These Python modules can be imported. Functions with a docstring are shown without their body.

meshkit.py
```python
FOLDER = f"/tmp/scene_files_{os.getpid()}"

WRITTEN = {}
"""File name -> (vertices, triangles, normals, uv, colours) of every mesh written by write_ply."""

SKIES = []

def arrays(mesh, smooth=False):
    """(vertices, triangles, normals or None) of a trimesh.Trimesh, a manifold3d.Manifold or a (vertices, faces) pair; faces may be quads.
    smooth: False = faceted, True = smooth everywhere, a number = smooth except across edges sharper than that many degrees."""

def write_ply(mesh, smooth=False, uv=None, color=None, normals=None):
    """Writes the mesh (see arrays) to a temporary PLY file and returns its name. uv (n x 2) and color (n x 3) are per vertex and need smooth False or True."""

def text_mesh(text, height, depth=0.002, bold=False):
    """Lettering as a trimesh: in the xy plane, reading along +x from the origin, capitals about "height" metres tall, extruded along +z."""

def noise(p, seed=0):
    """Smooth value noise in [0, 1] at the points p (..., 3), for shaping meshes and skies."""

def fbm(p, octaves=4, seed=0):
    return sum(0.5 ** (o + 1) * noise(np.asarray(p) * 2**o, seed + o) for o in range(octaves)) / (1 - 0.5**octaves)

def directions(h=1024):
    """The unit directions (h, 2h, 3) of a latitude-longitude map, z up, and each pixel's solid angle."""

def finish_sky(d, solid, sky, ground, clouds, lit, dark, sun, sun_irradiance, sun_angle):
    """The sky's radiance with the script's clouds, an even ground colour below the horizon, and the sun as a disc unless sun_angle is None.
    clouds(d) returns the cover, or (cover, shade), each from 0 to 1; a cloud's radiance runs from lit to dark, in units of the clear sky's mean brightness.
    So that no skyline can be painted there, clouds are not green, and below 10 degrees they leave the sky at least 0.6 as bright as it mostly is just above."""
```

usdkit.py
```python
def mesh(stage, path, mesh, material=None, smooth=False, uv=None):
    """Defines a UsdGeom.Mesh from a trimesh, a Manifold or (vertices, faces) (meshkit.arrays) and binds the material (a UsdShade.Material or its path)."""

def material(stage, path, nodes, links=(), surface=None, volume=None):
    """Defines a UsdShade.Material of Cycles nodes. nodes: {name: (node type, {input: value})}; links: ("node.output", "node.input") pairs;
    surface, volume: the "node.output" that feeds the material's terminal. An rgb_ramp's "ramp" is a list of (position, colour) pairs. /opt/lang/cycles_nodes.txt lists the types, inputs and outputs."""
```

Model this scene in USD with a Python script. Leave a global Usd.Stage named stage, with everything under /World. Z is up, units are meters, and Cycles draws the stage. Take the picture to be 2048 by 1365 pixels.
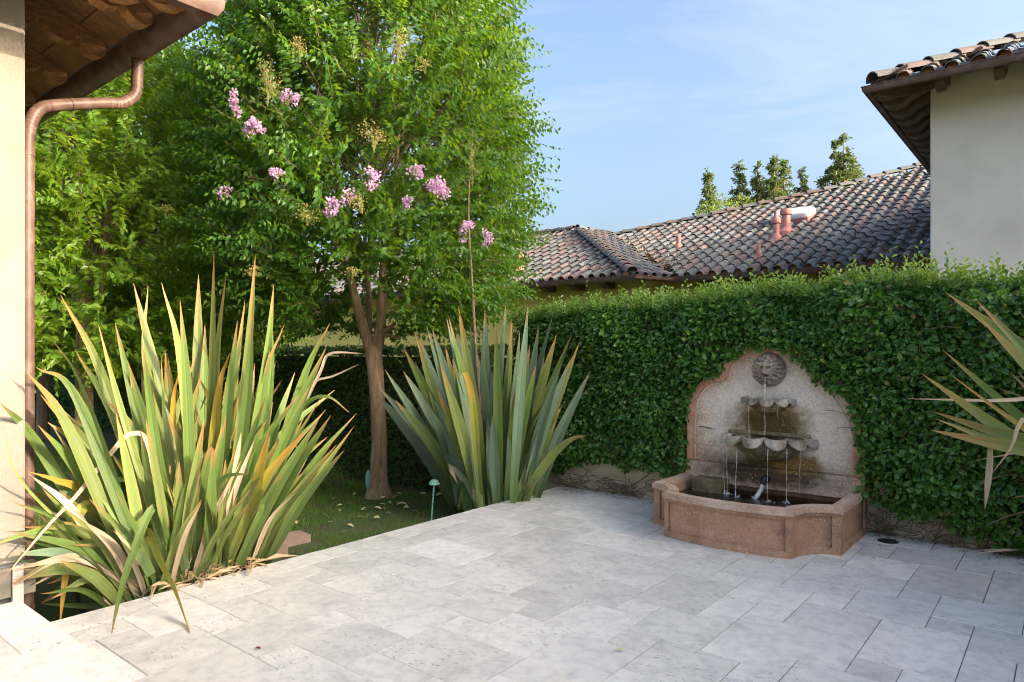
import math, numpy as np, trimesh, usdkit, meshkit
from shapely.geometry import Polygon, box as sbox, Point
from shapely import contains_xy
from pxr import Usd, UsdGeom, UsdLux, UsdShade, Sdf, Gf, Vt

# ------------------------------------------------------------------ camera, sky, sun
stage = Usd.Stage.CreateInMemory()
UsdGeom.SetStageUpAxis(stage, 'Z'); UsdGeom.SetStageMetersPerUnit(stage, 1.0)
UsdGeom.Xform.Define(stage, '/World')
F, CX, HY, H, YAW = 1375.6, 1024.0, 700.5, 1.496, 0.6836      # lens (in photo pixels), horizon, eye height, heading
EXPOSURE = 1.83
SKY_STRENGTH, SUN_INTENSITY = 0.15, 0.5
SUN_EL, SUN_AZ = math.radians(18.0), np.array([0.966, 0.259])
cam = UsdGeom.Camera.Define(stage, '/World/camera')
cam.CreateHorizontalApertureAttr(36.0); cam.CreateVerticalApertureAttr(36.0 * 682 / 1024)
cam.CreateFocalLengthAttr(36.0 * F / 2048)
cam.CreateVerticalApertureOffsetAttr((HY - 682.5) / 2048 * 36.0)
cam.CreateClippingRangeAttr(Gf.Vec2f(0.05, 5000)); cam.CreateExposureAttr(EXPOSURE)
RX = np.array([math.cos(YAW), -math.sin(YAW)]); RY = np.array([math.sin(YAW), math.cos(YAW)])
# camera right and forward in world axes (x along the hedge wall to the right, y towards the hedge wall)
right = np.array([RX[0], RY[0], 0]); fwd = np.array([RX[1], RY[1], 0])
M = Gf.Matrix4d(1)
M.SetRow(0, Gf.Vec4d(*right, 0)); M.SetRow(1, Gf.Vec4d(0, 0, 1, 0)); M.SetRow(2, Gf.Vec4d(*(-fwd), 0)); M.SetRow(3, Gf.Vec4d(0, 0, H, 1))
UsdGeom.Xformable(cam).AddTransformOp().Set(M)

az = SUN_AZ / np.linalg.norm(SUN_AZ)
SUN = np.array([az[0] * math.cos(SUN_EL), az[1] * math.cos(SUN_EL), math.sin(SUN_EL)])
sky = UsdLux.DomeLight.Define(stage, '/World/sky')
usdkit.material(stage, '/World/Looks/sky_air', {
    'sky': ('sky_texture', {'sky_type': 'single_scattering', 'sun_disc': False, 'sun_elevation': SUN_EL, 'sun_rotation': math.atan2(SUN[0], SUN[1]), 'altitude': 50.0, 'air_density': 1.0, 'aerosol_density': 8.0, 'ozone_density': 2.6}),
    'tc': ('texture_coordinate', {}), 'mp': ('mapping', {'scale': (1.6, 1.6, 7.0), 'rotation': (0.12, 0.1, 0.4)}),
    'n1': ('noise_texture', {'scale': 1.3, 'detail': 7, 'roughness': 0.62, 'distortion': 0.6}),
    'r': ('rgb_ramp', {'ramp': [(0.47, (0, 0, 0)), (0.8, (0.55, 0.55, 0.55))]}),
    'mx': ('mix', {'color2': (1.75, 1.82, 1.95)}),
    'bg': ('background_shader', {'strength': SKY_STRENGTH})},
    [('tc.generated', 'mp.vector'), ('mp.vector', 'n1.vector'), ('n1.fac', 'r.fac'), ('r.color', 'mx.fac'), ('sky.color', 'mx.color1'), ('mx.color', 'bg.color')], surface='bg.background')
UsdShade.MaterialBindingAPI.Apply(sky.GetPrim()).Bind(UsdShade.Material.Get(stage, '/World/Looks/sky_air'))
sky.GetPrim().SetCustomDataByKey('kind', 'structure')
sun = UsdLux.DistantLight.Define(stage, '/World/sun')
sun.CreateNormalizeAttr(True); sun.CreateIntensityAttr(SUN_INTENSITY); sun.CreateAngleAttr(0.53); sun.CreateColorAttr(Gf.Vec3f(1.0, 0.86, 0.66))
zc = SUN; xc = np.cross([0, 0, 1], zc); xc /= np.linalg.norm(xc); yc = np.cross(zc, xc)
MS = Gf.Matrix4d(1)
for i, v in enumerate((xc, yc, zc)): MS.SetRow(i, Gf.Vec4d(*v, 0))
UsdGeom.Xformable(sun).AddTransformOp().Set(MS)

# ------------------------------------------------------------------ helpers
rng = np.random.default_rng(11)
NAMES = {}
def numbered(parent, name):
    k = NAMES[(parent, name)] = NAMES.get((parent, name), -1) + 1
    return f'{parent}/{name}' if k == 0 else f'{parent}/{name}_{k:03d}'
def keys(p, label=None, category=None, group=None, kind=None):
    for k, v in (('label', label), ('category', category), ('group', group), ('kind', kind)):
        if v: p.SetCustomDataByKey(k, v)
def thing(name, label, category, group=None, loc=None, kind=None):
    x = UsdGeom.Xform.Define(stage, numbered('/World', name))
    if loc is not None: x.AddTranslateOp().Set(Gf.Vec3d(*map(float, loc)))
    keys(x.GetPrim(), label, category, group, kind)
    return str(x.GetPath())
def obj(parent, name, m, mat, smooth=False, uv=None, label=None, category=None, group=None, kind=None):
    if isinstance(m, list): m = trimesh.util.concatenate(m)
    g = usdkit.mesh(stage, numbered(parent, name), m, '/World/Looks/' + mat, smooth=smooth, uv=uv)
    keys(g.GetPrim(), label, category, group, kind)
    return str(g.GetPath())
def at(px, py, d):                     # the point that lies d metres away (along the view) where the photo shows (px, py)
    r = (px - CX) / F * d
    return np.array([r * right[0] + d * fwd[0], r * right[1] + d * fwd[1], H - (py - HY) / F * d])
def on_y(px, py, y):
    k = (px - CX) / F
    return at(px, py, y / (k * right[1] + fwd[1]))
def depth(p): return p[0] * fwd[0] + p[1] * fwd[1]
def bx(x0, x1, y0, y1, z0, z1):
    b = trimesh.creation.box([x1 - x0, y1 - y0, z1 - z0]); b.apply_translation([(x0 + x1) / 2, (y0 + y1) / 2, (z0 + z1) / 2]); return b
def cbox(x0, x1, y0, y1, z0, z1, c=0.004):      # box with chamfered edges
    import manifold3d as m3
    pts = []
    for sx, sy, sz in np.ndindex(2, 2, 2):
        X, Y, Z = (x0, x1)[sx], (y0, y1)[sy], (z0, z1)[sz]
        dx, dy, dz = (c, -c)[sx], (c, -c)[sy], (c, -c)[sz]
        pts += [(X + dx, Y + dy, Z), (X + dx, Y, Z + dz), (X, Y + dy, Z + dz)]
    return trimesh.Trimesh(*(lambda q: (q.vert_properties[:, :3], q.tri_verts))(m3.Manifold.hull_points(np.array(pts)).to_mesh()), process=False)
def extr(poly, depth_, place):          # polygon (a, b) extruded along c: place maps (a, b, c) arrays to world xyz
    gs = [g for g in getattr(poly, 'geoms', [poly]) if g.geom_type == 'Polygon' and g.area > 1e-7]
    m = trimesh.util.concatenate([trimesh.creation.extrude_polygon(g, depth_, engine='earcut') for g in gs])
    v = np.array(m.vertices); m.vertices = np.stack(place(v[:, 0], v[:, 1], v[:, 2]), 1)
    if m.volume < 0: m.invert()
    return m
def tube(pts, radii, n=8, cap=True, lump=0.0, seed=0):
    pts = np.asarray(pts, float); radii = np.broadcast_to(np.asarray(radii, float), (len(pts),))
    t = np.gradient(pts, axis=0); t /= np.linalg.norm(t, axis=1, keepdims=True) + 1e-12
    u = np.cross(t[0], [0.3, 0.9, 0.2]); u /= np.linalg.norm(u)
    vs = []
    for i in range(len(pts)):
        u = u - t[i] * (u @ t[i]); u /= np.linalg.norm(u); w = np.cross(t[i], u)
        a = np.arange(n) / n * 2 * np.pi
        ring = np.outer(np.cos(a), u) + np.outer(np.sin(a), w)
        rr = radii[i] * (1 + (lump * (meshkit.noise(np.c_[np.cos(a) * 1.7, np.sin(a) * 1.7, np.full(n, i * 0.55)] + seed) - 0.5) if lump else 0))
        vs.append(pts[i] + ring * np.broadcast_to(rr, (n,))[:, None])
    v = np.vstack(vs); f = []
    for i in range(len(pts) - 1):
        a = i * n + np.arange(n); b = i * n + (np.arange(n) + 1) % n
        f += [np.c_[a, b, b + n], np.c_[a, b + n, a + n]]
    f = np.vstack(f)
    if cap:
        v = np.vstack([v, pts[0], pts[-1]]); k = len(v) - 2; a = np.arange(n); b = (a + 1) % n; e = (len(pts) - 1) * n
        f = np.vstack([f, np.c_[np.full(n, k), b, a], np.c_[np.full(n, k + 1), e + a, e + b]])
    return trimesh.Trimesh(v, f, process=False)
def curve(ps, n=12):                    # Catmull-Rom through the points
    ps = np.asarray(ps, float); q = np.vstack([2 * ps[0] - ps[1], ps, 2 * ps[-1] - ps[-2]]); out = []
    for i in range(len(ps) - 1):
        p0, p1, p2, p3 = q[i:i + 4]
        for t in np.linspace(0, 1, n, endpoint=False):
            out.append(0.5 * (2 * p1 + (p2 - p0) * t + (2 * p0 - 5 * p1 + 4 * p2 - p3) * t * t + (3 * p1 - p0 - 3 * p2 + p3) * t ** 3))
    return np.array(out + [ps[-1]])
def unit(v): return v / (np.linalg.norm(v, axis=-1, keepdims=True) + 1e-9)
LEAF8 = (np.array([(0, 0, 0), (.3, -.5, .10), (.3, 0, 0), (.3, .5, .10), (.68, -.4, .05), (.68, 0, -.05), (.68, .4, .05), (1, 0, -.16)]), np.array([(0, 2, 1), (0, 3, 2), (1, 2, 5), (1, 5, 4), (2, 3, 6), (2, 6, 5), (4, 5, 7), (5, 6, 7)]))
OBOV = (np.array([(0, 0, 0), (.35, -.34, .06), (.35, 0, 0), (.35, .34, .06), (.72, -.5, .06), (.72, 0, -.03), (.72, .5, .06), (1, 0, -.10)]), LEAF8[1])
LEAF4 = (np.array([(0, 0, 0), (.45, -.5, .08), (.45, 0, -.02), (.45, .5, .08), (1, 0, -.14)]), np.array([(0, 2, 1), (0, 3, 2), (1, 2, 4), (2, 3, 4)]))
DIAM = (np.array([(0, 0, 0), (.5, -.5, .06), (.5, .5, .06), (1, 0, -.1)]), np.array([(0, 2, 1), (1, 2, 3)]))
GRASS = (np.array([(0, -.5, 0), (0, .5, 0), (1, 0, .0)]), np.array([(0, 1, 2)]))
def leaves(p, d, nrm, L, W, shape=LEAF8, rnd=None):       # many leaves in one mesh; uv = (along, random per leaf)
    T, Fc = shape; n = len(p); d = unit(d); s = unit(np.cross(nrm, d)); h = np.cross(d, s)
    L = np.broadcast_to(L, (n,)); W = np.broadcast_to(W, (n,)); rnd = rng.random(n) if rnd is None else rnd
    v = p[:, None] + d[:, None] * (T[None, :, 0:1] * L[:, None, None]) + s[:, None] * (T[None, :, 1:2] * W[:, None, None]) + h[:, None] * (T[None, :, 2:3] * L[:, None, None])
    f = (Fc[None] + (np.arange(n) * len(T))[:, None, None]).reshape(-1, 3)
    uv = np.stack([np.broadcast_to(T[None, :, 0], (n, len(T))), np.broadcast_to(rnd[:, None], (n, len(T)))], -1).reshape(-1, 2)
    return (v.reshape(-1, 3), f), uv
def put_leaves(parent, p, d, nrm, L, W, mat, shape=LEAF8, single=0, single_name='leaf', rest_name='foliage', **kw):
    """foliage as one part; the `single` leaves that show largest are parts of their own"""
    n = len(p); L = np.broadcast_to(L, (n,)).copy(); W = np.broadcast_to(W, (n,)).copy(); rnd = rng.random(n)
    if single:
        score = kw['front'] if 'front' in kw else L
        idx = np.argsort(-score)[:single]; keep = np.ones(n, bool); keep[idx] = False
        for i in idx:
            m, uv = leaves(p[i:i + 1], d[i:i + 1], nrm[i:i + 1], L[i:i + 1], W[i:i + 1], shape, rnd[i:i + 1])
            obj(parent, single_name, m, mat, uv=uv)
        p, d, nrm, L, W, rnd = p[keep], d[keep], nrm[keep], L[keep], W[keep], rnd[keep]
    m, uv = leaves(p, d, nrm, L, W, shape, rnd)
    obj(parent, rest_name, m, mat, uv=uv, kind='stuff')

# ------------------------------------------------------------------ materials
def mat(name, nodes, links, surface='p.BSDF'): usdkit.material(stage, '/World/Looks/' + name, nodes, links, surface=surface)
def rough_mat(name, stops, scale=4.0, detail=6, rough=0.8, bump=0.3, bump_scale=60.0, dist=0.01, metallic=0.0, spec=0.4, rnd=0.0, stretch=(1, 1, 1)):
    """colour from noise over a ramp, fine relief from a second noise; rnd shifts brightness per object"""
    nodes = {'g': ('texture_coordinate', {}), 'mp': ('mapping', {'scale': stretch}), 'n': ('noise_texture', {'scale': scale, 'detail': detail, 'roughness': 0.6}),
             'r': ('rgb_ramp', {'ramp': stops}), 'b': ('noise_texture', {'scale': bump_scale, 'detail': 4, 'roughness': 0.6}), 'bp': ('bump', {'strength': bump, 'distance': dist}),
             'oi': ('object_info', {}), 'ov': ('vector_math', {'math_type': 'add'}), 'mr': ('map_range', {'from_min': 0, 'from_max': 1, 'to_min': 1 - rnd, 'to_max': 1 + rnd}), 'h': ('hsv', {}),
             'om': ('vector_math', {'math_type': 'scale', 'scale': 37.0}), 'oc': ('combine_xyz', {}),
             'p': ('principled_bsdf', {'roughness': rough, 'metallic': metallic, 'specular_ior_level': spec})}
    links = [('g.object', 'mp.vector'), ('mp.vector', 'ov.vector1'), ('oi.random', 'oc.x'), ('oi.random', 'oc.y'), ('oc.vector', 'om.vector1'), ('om.vector', 'ov.vector2'),
             ('ov.vector', 'n.vector'), ('ov.vector', 'b.vector'), ('n.fac', 'r.fac'), ('oi.random', 'mr.value'), ('mr.result', 'h.value'), ('r.color', 'h.color'), ('h.color', 'p.base_color'), ('b.fac', 'bp.height'), ('bp.normal', 'p.normal')]
    mat(name, nodes, links)
def leaf_mat(name, stops, trans=(0.2, 0.35, 0.03), tfac=0.35, rough=0.45, spec=0.5, tip=None):
    """st.y picks the tone of each leaf; thin, so light comes through"""
    nodes = {'a': ('attribute', {'attribute': 'st'}), 's': ('separate_xyz', {}), 'r': ('rgb_ramp', {'ramp': stops}), 'p': ('principled_bsdf', {'roughness': rough, 'specular_ior_level': spec}),
             't': ('translucent_bsdf', {}), 'tm': ('mix', {'mix_type': 'mix', 'fac': 0.6, 'color2': trans}), 'mx': ('mix_closure', {'fac': tfac})}
    links = [('a.vector', 's.vector'), ('s.y', 'r.fac'), ('r.color', 'tm.color1'), ('tm.color', 't.color'), ('p.BSDF', 'mx.closure1'), ('t.BSDF', 'mx.closure2')]
    src = 'r.color'
    if tip:
        nodes |= {'tr': ('map_range', {'from_min': 0.75, 'from_max': 1.0, 'to_min': 0, 'to_max': 1, 'clamp': True}), 'tx': ('mix', {'color2': tip})}
        links += [('s.x', 'tr.value'), ('tr.result', 'tx.fac'), (src, 'tx.color1')]; src = 'tx.color'
    links.append((src, 'p.base_color'))
    mat(name, nodes, links, 'mx.closure')
def travertine():
    nodes = {'g': ('texture_coordinate', {}), 'oi': ('object_info', {}), 'oc': ('combine_xyz', {}), 'om': ('vector_math', {'math_type': 'scale', 'scale': 53.0}), 'ov': ('vector_math', {'math_type': 'add'}),
        'n': ('noise_texture', {'scale': 3.2, 'detail': 7, 'roughness': 0.62, 'distortion': 0.5}), 'r': ('rgb_ramp', {'ramp': [(0.26, (0.53, 0.50, 0.465)), (0.43, (0.66, 0.625, 0.58)), (0.62, (0.73, 0.69, 0.635)), (0.8, (0.76, 0.695, 0.61))]}),
        'mp': ('mapping', {'scale': (26, 60, 30)}), 'v': ('noise_texture', {'scale': 1.0, 'detail': 3, 'roughness': 0.55}), 'vr': ('rgb_ramp', {'ramp': [(0.60, (0, 0, 0)), (0.67, (1, 1, 1))]}),
        'pa': ('noise_texture', {'scale': 1.8, 'detail': 3}), 'par': ('rgb_ramp', {'ramp': [(0.46, (0, 0, 0)), (0.62, (1, 1, 1))]}), 'pm': ('math', {'math_type': 'multiply'}),
        'st': ('noise_texture', {'scale': 14.0, 'detail': 5, 'roughness': 0.7}), 'str': ('rgb_ramp', {'ramp': [(0.32, (0.78, 0.79, 0.81)), (0.56, (1, 1, 1))]}), 'sm': ('mix', {'mix_type': 'multiply', 'fac': 1.0}),
        'mr': ('map_range', {'to_min': 0.84, 'to_max': 1.08}), 'h': ('hsv', {}), 'mx': ('mix', {'color2': (0.14, 0.135, 0.13)}), 'sc': ('math', {'math_type': 'multiply', 'value2': 0.55}),
        'iv': ('invert', {}), 'bp': ('bump', {'strength': 0.5, 'distance': 0.004}), 'p': ('principled_bsdf', {'roughness': 0.62, 'specular_ior_level': 0.35})}
    links = [('oi.random', 'oc.x'), ('oi.random', 'oc.y'), ('oi.random', 'oc.z'), ('oc.vector', 'om.vector1'), ('g.object', 'ov.vector1'), ('om.vector', 'ov.vector2'), ('ov.vector', 'n.vector'), ('n.fac', 'r.fac'),
        ('ov.vector', 'mp.vector'), ('mp.vector', 'v.vector'), ('v.fac', 'vr.fac'), ('ov.vector', 'pa.vector'), ('pa.fac', 'par.fac'), ('vr.color', 'pm.value1'), ('par.color', 'pm.value2'),
        ('ov.vector', 'st.vector'), ('st.fac', 'str.fac'), ('r.color', 'sm.color1'), ('str.color', 'sm.color2'), ('oi.random', 'mr.value'), ('mr.result', 'h.value'), ('sm.color', 'h.color'), ('h.color', 'mx.color1'), ('pm.value', 'sc.value1'), ('sc.value', 'mx.fac'),
        ('mx.color', 'p.base_color'), ('pm.value', 'iv.color'), ('iv.color', 'bp.height'), ('bp.normal', 'p.normal')]
    mat('travertine', nodes, links)
travertine()
rough_mat('grout', [(0.3, (0.13, 0.115, 0.095)), (0.7, (0.26, 0.235, 0.2))], 20)
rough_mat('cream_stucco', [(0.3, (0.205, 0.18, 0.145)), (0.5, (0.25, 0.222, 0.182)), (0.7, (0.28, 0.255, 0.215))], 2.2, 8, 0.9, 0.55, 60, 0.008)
rough_mat('pale_stucco', [(0.3, (0.66, 0.575, 0.49)), (0.5, (0.74, 0.65, 0.56)), (0.7, (0.79, 0.70, 0.60))], 1.1, 9, 0.9, 0.45, 50, 0.008)
rough_mat('yellow_stucco', [(0.3, (0.66, 0.53, 0.14)), (0.7, (0.74, 0.61, 0.2))], 0.8, 6, 0.9, 0.3, 70, 0.006)
rough_mat('garden_stucco', [(0.3, (0.52, 0.42, 0.26)), (0.55, (0.66, 0.56, 0.38)), (0.75, (0.70, 0.60, 0.44))], 3, 8, 0.9, 0.4, 60, 0.008)
rough_mat('copper_brown', [(0.3, (0.065, 0.034, 0.025)), (0.52, (0.11, 0.06, 0.044)), (0.68, (0.17, 0.105, 0.085)), (0.8, (0.22, 0.16, 0.13))], 9, 8, 0.5, 0.15, 90, 0.003, metallic=0.1, spec=0.5)
rough_mat('timber', [(0.3, (0.17, 0.072, 0.024)), (0.5, (0.32, 0.15, 0.052)), (0.7, (0.42, 0.22, 0.09))], 5, 6, 0.7, 0.25, 30, 0.004, rnd=0.2, stretch=(3, 3, 14))
rough_mat('timber_board_shaded', [(0.3, (0.11, 0.05, 0.02)), (0.5, (0.20, 0.095, 0.036)), (0.7, (0.29, 0.145, 0.06))], 5, 6, 0.75, 0.25, 30, 0.004, rnd=0.2, stretch=(14, 3, 3))  # sheathing tone darkened: shade between the rafters painted into the colour
rough_mat('timber_dark', [(0.3, (0.07, 0.04, 0.025)), (0.5, (0.12, 0.07, 0.045)), (0.7, (0.17, 0.105, 0.07))], 5, 6, 0.75, 0.25, 30, 0.004, rnd=0.2, stretch=(3, 3, 12))
rough_mat('bark', [(0.25, (0.15, 0.095, 0.055)), (0.48, (0.27, 0.18, 0.11)), (0.7, (0.38, 0.27, 0.18))], 9, 7, 0.85, 0.55, 28, 0.012, stretch=(3, 3, 0.6))
rough_mat('twig', [(0.3, (0.12, 0.08, 0.05)), (0.7, (0.26, 0.19, 0.13))], 20, 4, 0.85, 0.2, 60)
rough_mat('soil', [(0.3, (0.035, 0.026, 0.018)), (0.55, (0.06, 0.045, 0.03)), (0.75, (0.11, 0.085, 0.055))], 6, 8, 0.95, 0.7, 40, 0.02)
rough_mat('lawn_soil', [(0.32, (0.085, 0.065, 0.04)), (0.55, (0.065, 0.095, 0.03)), (0.75, (0.075, 0.125, 0.032))], 1.6, 8, 0.95, 0.6, 60, 0.02)
rough_mat('flagstone', [(0.3, (0.26, 0.17, 0.13)), (0.7, (0.40, 0.28, 0.22))], 8, 6, 0.85, 0.4, 50)
rough_mat('verdigris', [(0.3, (0.10, 0.25, 0.22)), (0.55, (0.17, 0.36, 0.31)), (0.75, (0.10, 0.17, 0.14))], 24, 6, 0.7, 0.2, 90)
rough_mat('dark_rubber', [(0.3, (0.012, 0.013, 0.014)), (0.7, (0.03, 0.03, 0.03))], 10, 4, 0.5, 0.05, 40)
rough_mat('vent_paint', [(0.3, (0.36, 0.14, 0.11)), (0.7, (0.46, 0.21, 0.17))], 8, 6, 0.75, 0.15, 50)
rough_mat('skylight_plastic', [(0.3, (0.62, 0.60, 0.55)), (0.7, (0.72, 0.70, 0.64))], 3, 4, 0.35, 0.02, 50)
rough_mat('flashing', [(0.3, (0.08, 0.085, 0.09)), (0.7, (0.15, 0.155, 0.16))], 5, 5, 0.6, 0.1, 50)
rough_mat('mortar', [(0.3, (0.10, 0.10, 0.095)), (0.7, (0.18, 0.18, 0.17))], 10, 6, 0.95, 0.5, 50, 0.01)
rough_mat('terracotta', [(0.3, (0.22, 0.09, 0.04)), (0.7, (0.36, 0.16, 0.07))], 12, 6, 0.9, 0.3, 50)
rough_mat('needle_litter', [(0.3, (0.10, 0.075, 0.05)), (0.7, (0.2, 0.15, 0.10))], 20, 4, 0.95, 0.2, 50)
rough_mat('yellow_petal', [(0.3, (0.55, 0.5, 0.08)), (0.7, (0.65, 0.6, 0.2))], 20, 3, 0.7, 0.05, 50)
rough_mat('pale_leaf', [(0.3, (0.42, 0.36, 0.16)), (0.7, (0.62, 0.56, 0.32))], 20, 3, 0.7, 0.05, 50, rnd=0.25)
rough_mat('purple_petal', [(0.3, (0.10, 0.012, 0.03)), (0.7, (0.16, 0.02, 0.05))], 20, 3, 0.7, 0.05, 50)
rough_mat('brown_leaf', [(0.3, (0.10, 0.055, 0.03)), (0.7, (0.2, 0.12, 0.07))], 20, 3, 0.8, 0.1, 50, rnd=0.3)
rough_mat('dry_blade', [(0.3, (0.42, 0.27, 0.13)), (0.55, (0.60, 0.45, 0.27)), (0.75, (0.68, 0.56, 0.40))], 12, 5, 0.75, 0.15, 60, rnd=0.15)
rough_mat('wet_block', [(0.3, (0.06, 0.045, 0.02)), (0.55, (0.15, 0.11, 0.06)), (0.75, (0.24, 0.19, 0.12))], 14, 7, 0.5, 0.4, 60, 0.006)
rough_mat('white_spout', [(0.3, (0.5, 0.5, 0.5)), (0.7, (0.7, 0.7, 0.7))], 8, 4, 0.4, 0.05, 50)
# roof tiles: st.y picks the tone
mat('roof_tile', {'a': ('attribute', {'attribute': 'st'}), 's': ('separate_xyz', {}), 'r': ('rgb_ramp', {'interpolate': False, 'ramp': [(0, (0.115, 0.112, 0.106)), (0.2, (0.145, 0.105, 0.095)), (0.38, (0.132, 0.132, 0.127)), (0.55, (0.16, 0.118, 0.106)), (0.7, (0.10, 0.102, 0.10)), (0.86, (0.165, 0.16, 0.154)), (0.97, (0.21, 0.165, 0.15)), (1.0, (0.21, 0.165, 0.15))]}),
    'g': ('texture_coordinate', {}), 'n': ('noise_texture', {'scale': 9, 'detail': 7, 'roughness': 0.65}), 'nr': ('rgb_ramp', {'ramp': [(0.3, (0.75, 0.76, 0.76)), (0.65, (1.08, 1.07, 1.05))]}), 'm': ('mix', {'mix_type': 'multiply', 'fac': 1.0}),
    'bp': ('bump', {'strength': 0.3, 'distance': 0.01}), 'p': ('principled_bsdf', {'roughness': 0.75, 'specular_ior_level': 0.35})},
    [('a.vector', 's.vector'), ('s.y', 'r.fac'), ('g.object', 'n.vector'), ('n.fac', 'nr.fac'), ('r.color', 'm.color1'), ('nr.color', 'm.color2'), ('m.color', 'p.base_color'), ('n.fac', 'bp.height'), ('bp.normal', 'p.normal')])
# foliage
leaf_mat('myrtle_leaf', [(0.0, (0.024, 0.08, 0.009)), (0.5, (0.042, 0.12, 0.012)), (0.85, (0.07, 0.16, 0.016)), (1.0, (0.115, 0.19, 0.024))], (0.30, 0.46, 0.01), 0.45, 0.42, 0.5)
leaf_mat('hedge_leaf', [(0.0, (0.035, 0.10, 0.014)), (0.5, (0.065, 0.17, 0.022)), (0.85, (0.11, 0.225, 0.035)), (0.97, (0.18, 0.28, 0.06)), (1.0, (0.26, 0.2, 0.06))], (0.2, 0.42, 0.03), 0.28, 0.28, 0.6)
leaf_mat('hedge_shoot', [(0.0, (0.07, 0.16, 0.025)), (0.6, (0.13, 0.24, 0.04)), (1.0, (0.22, 0.32, 0.07))], (0.35, 0.48, 0.05), 0.35, 0.4, 0.5)
leaf_mat('low_hedge_leaf', [(0.0, (0.05, 0.105, 0.022)), (0.6, (0.08, 0.15, 0.034)), (1.0, (0.12, 0.2, 0.05))], (0.12, 0.22, 0.02), 0.2, 0.4, 0.4)
leaf_mat('grass_blade', [(0.0, (0.065, 0.16, 0.02)), (0.6, (0.10, 0.22, 0.03)), (1.0, (0.22, 0.25, 0.06))], (0.15, 0.3, 0.03), 0.3, 0.6, 0.2)
leaf_mat('conifer_needle', [(0.0, (0.04, 0.08, 0.03)), (0.6, (0.065, 0.105, 0.035)), (1.0, (0.11, 0.13, 0.04))], (0.22, 0.26, 0.05), 0.4, 0.7, 0.2)
leaf_mat('far_leaf', [(0.0, (0.06, 0.11, 0.02)), (0.6, (0.10, 0.16, 0.03)), (1.0, (0.2, 0.24, 0.05))], (0.35, 0.42, 0.06), 0.35, 0.6, 0.3)
leaf_mat('myrtle_leaf_sunlit', [(0.0, (0.05, 0.13, 0.012)), (0.5, (0.085, 0.18, 0.016)), (1.0, (0.16, 0.25, 0.03))], (0.62, 0.74, 0.04), 0.55, 0.45, 0.45)  # lighter copy of the myrtle leaf: sunlight on the left trees painted in
leaf_mat('blossom', [(0.0, (0.40, 0.22, 0.40)), (0.5, (0.55, 0.34, 0.51)), (1.0, (0.70, 0.50, 0.63))], (0.6, 0.35, 0.5), 0.3, 0.7, 0.2)
leaf_mat('bud', [(0.0, (0.16, 0.17, 0.04)), (0.5, (0.28, 0.24, 0.07)), (1.0, (0.42, 0.30, 0.12))], (0.4, 0.35, 0.1), 0.3, 0.7, 0.2)
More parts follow.
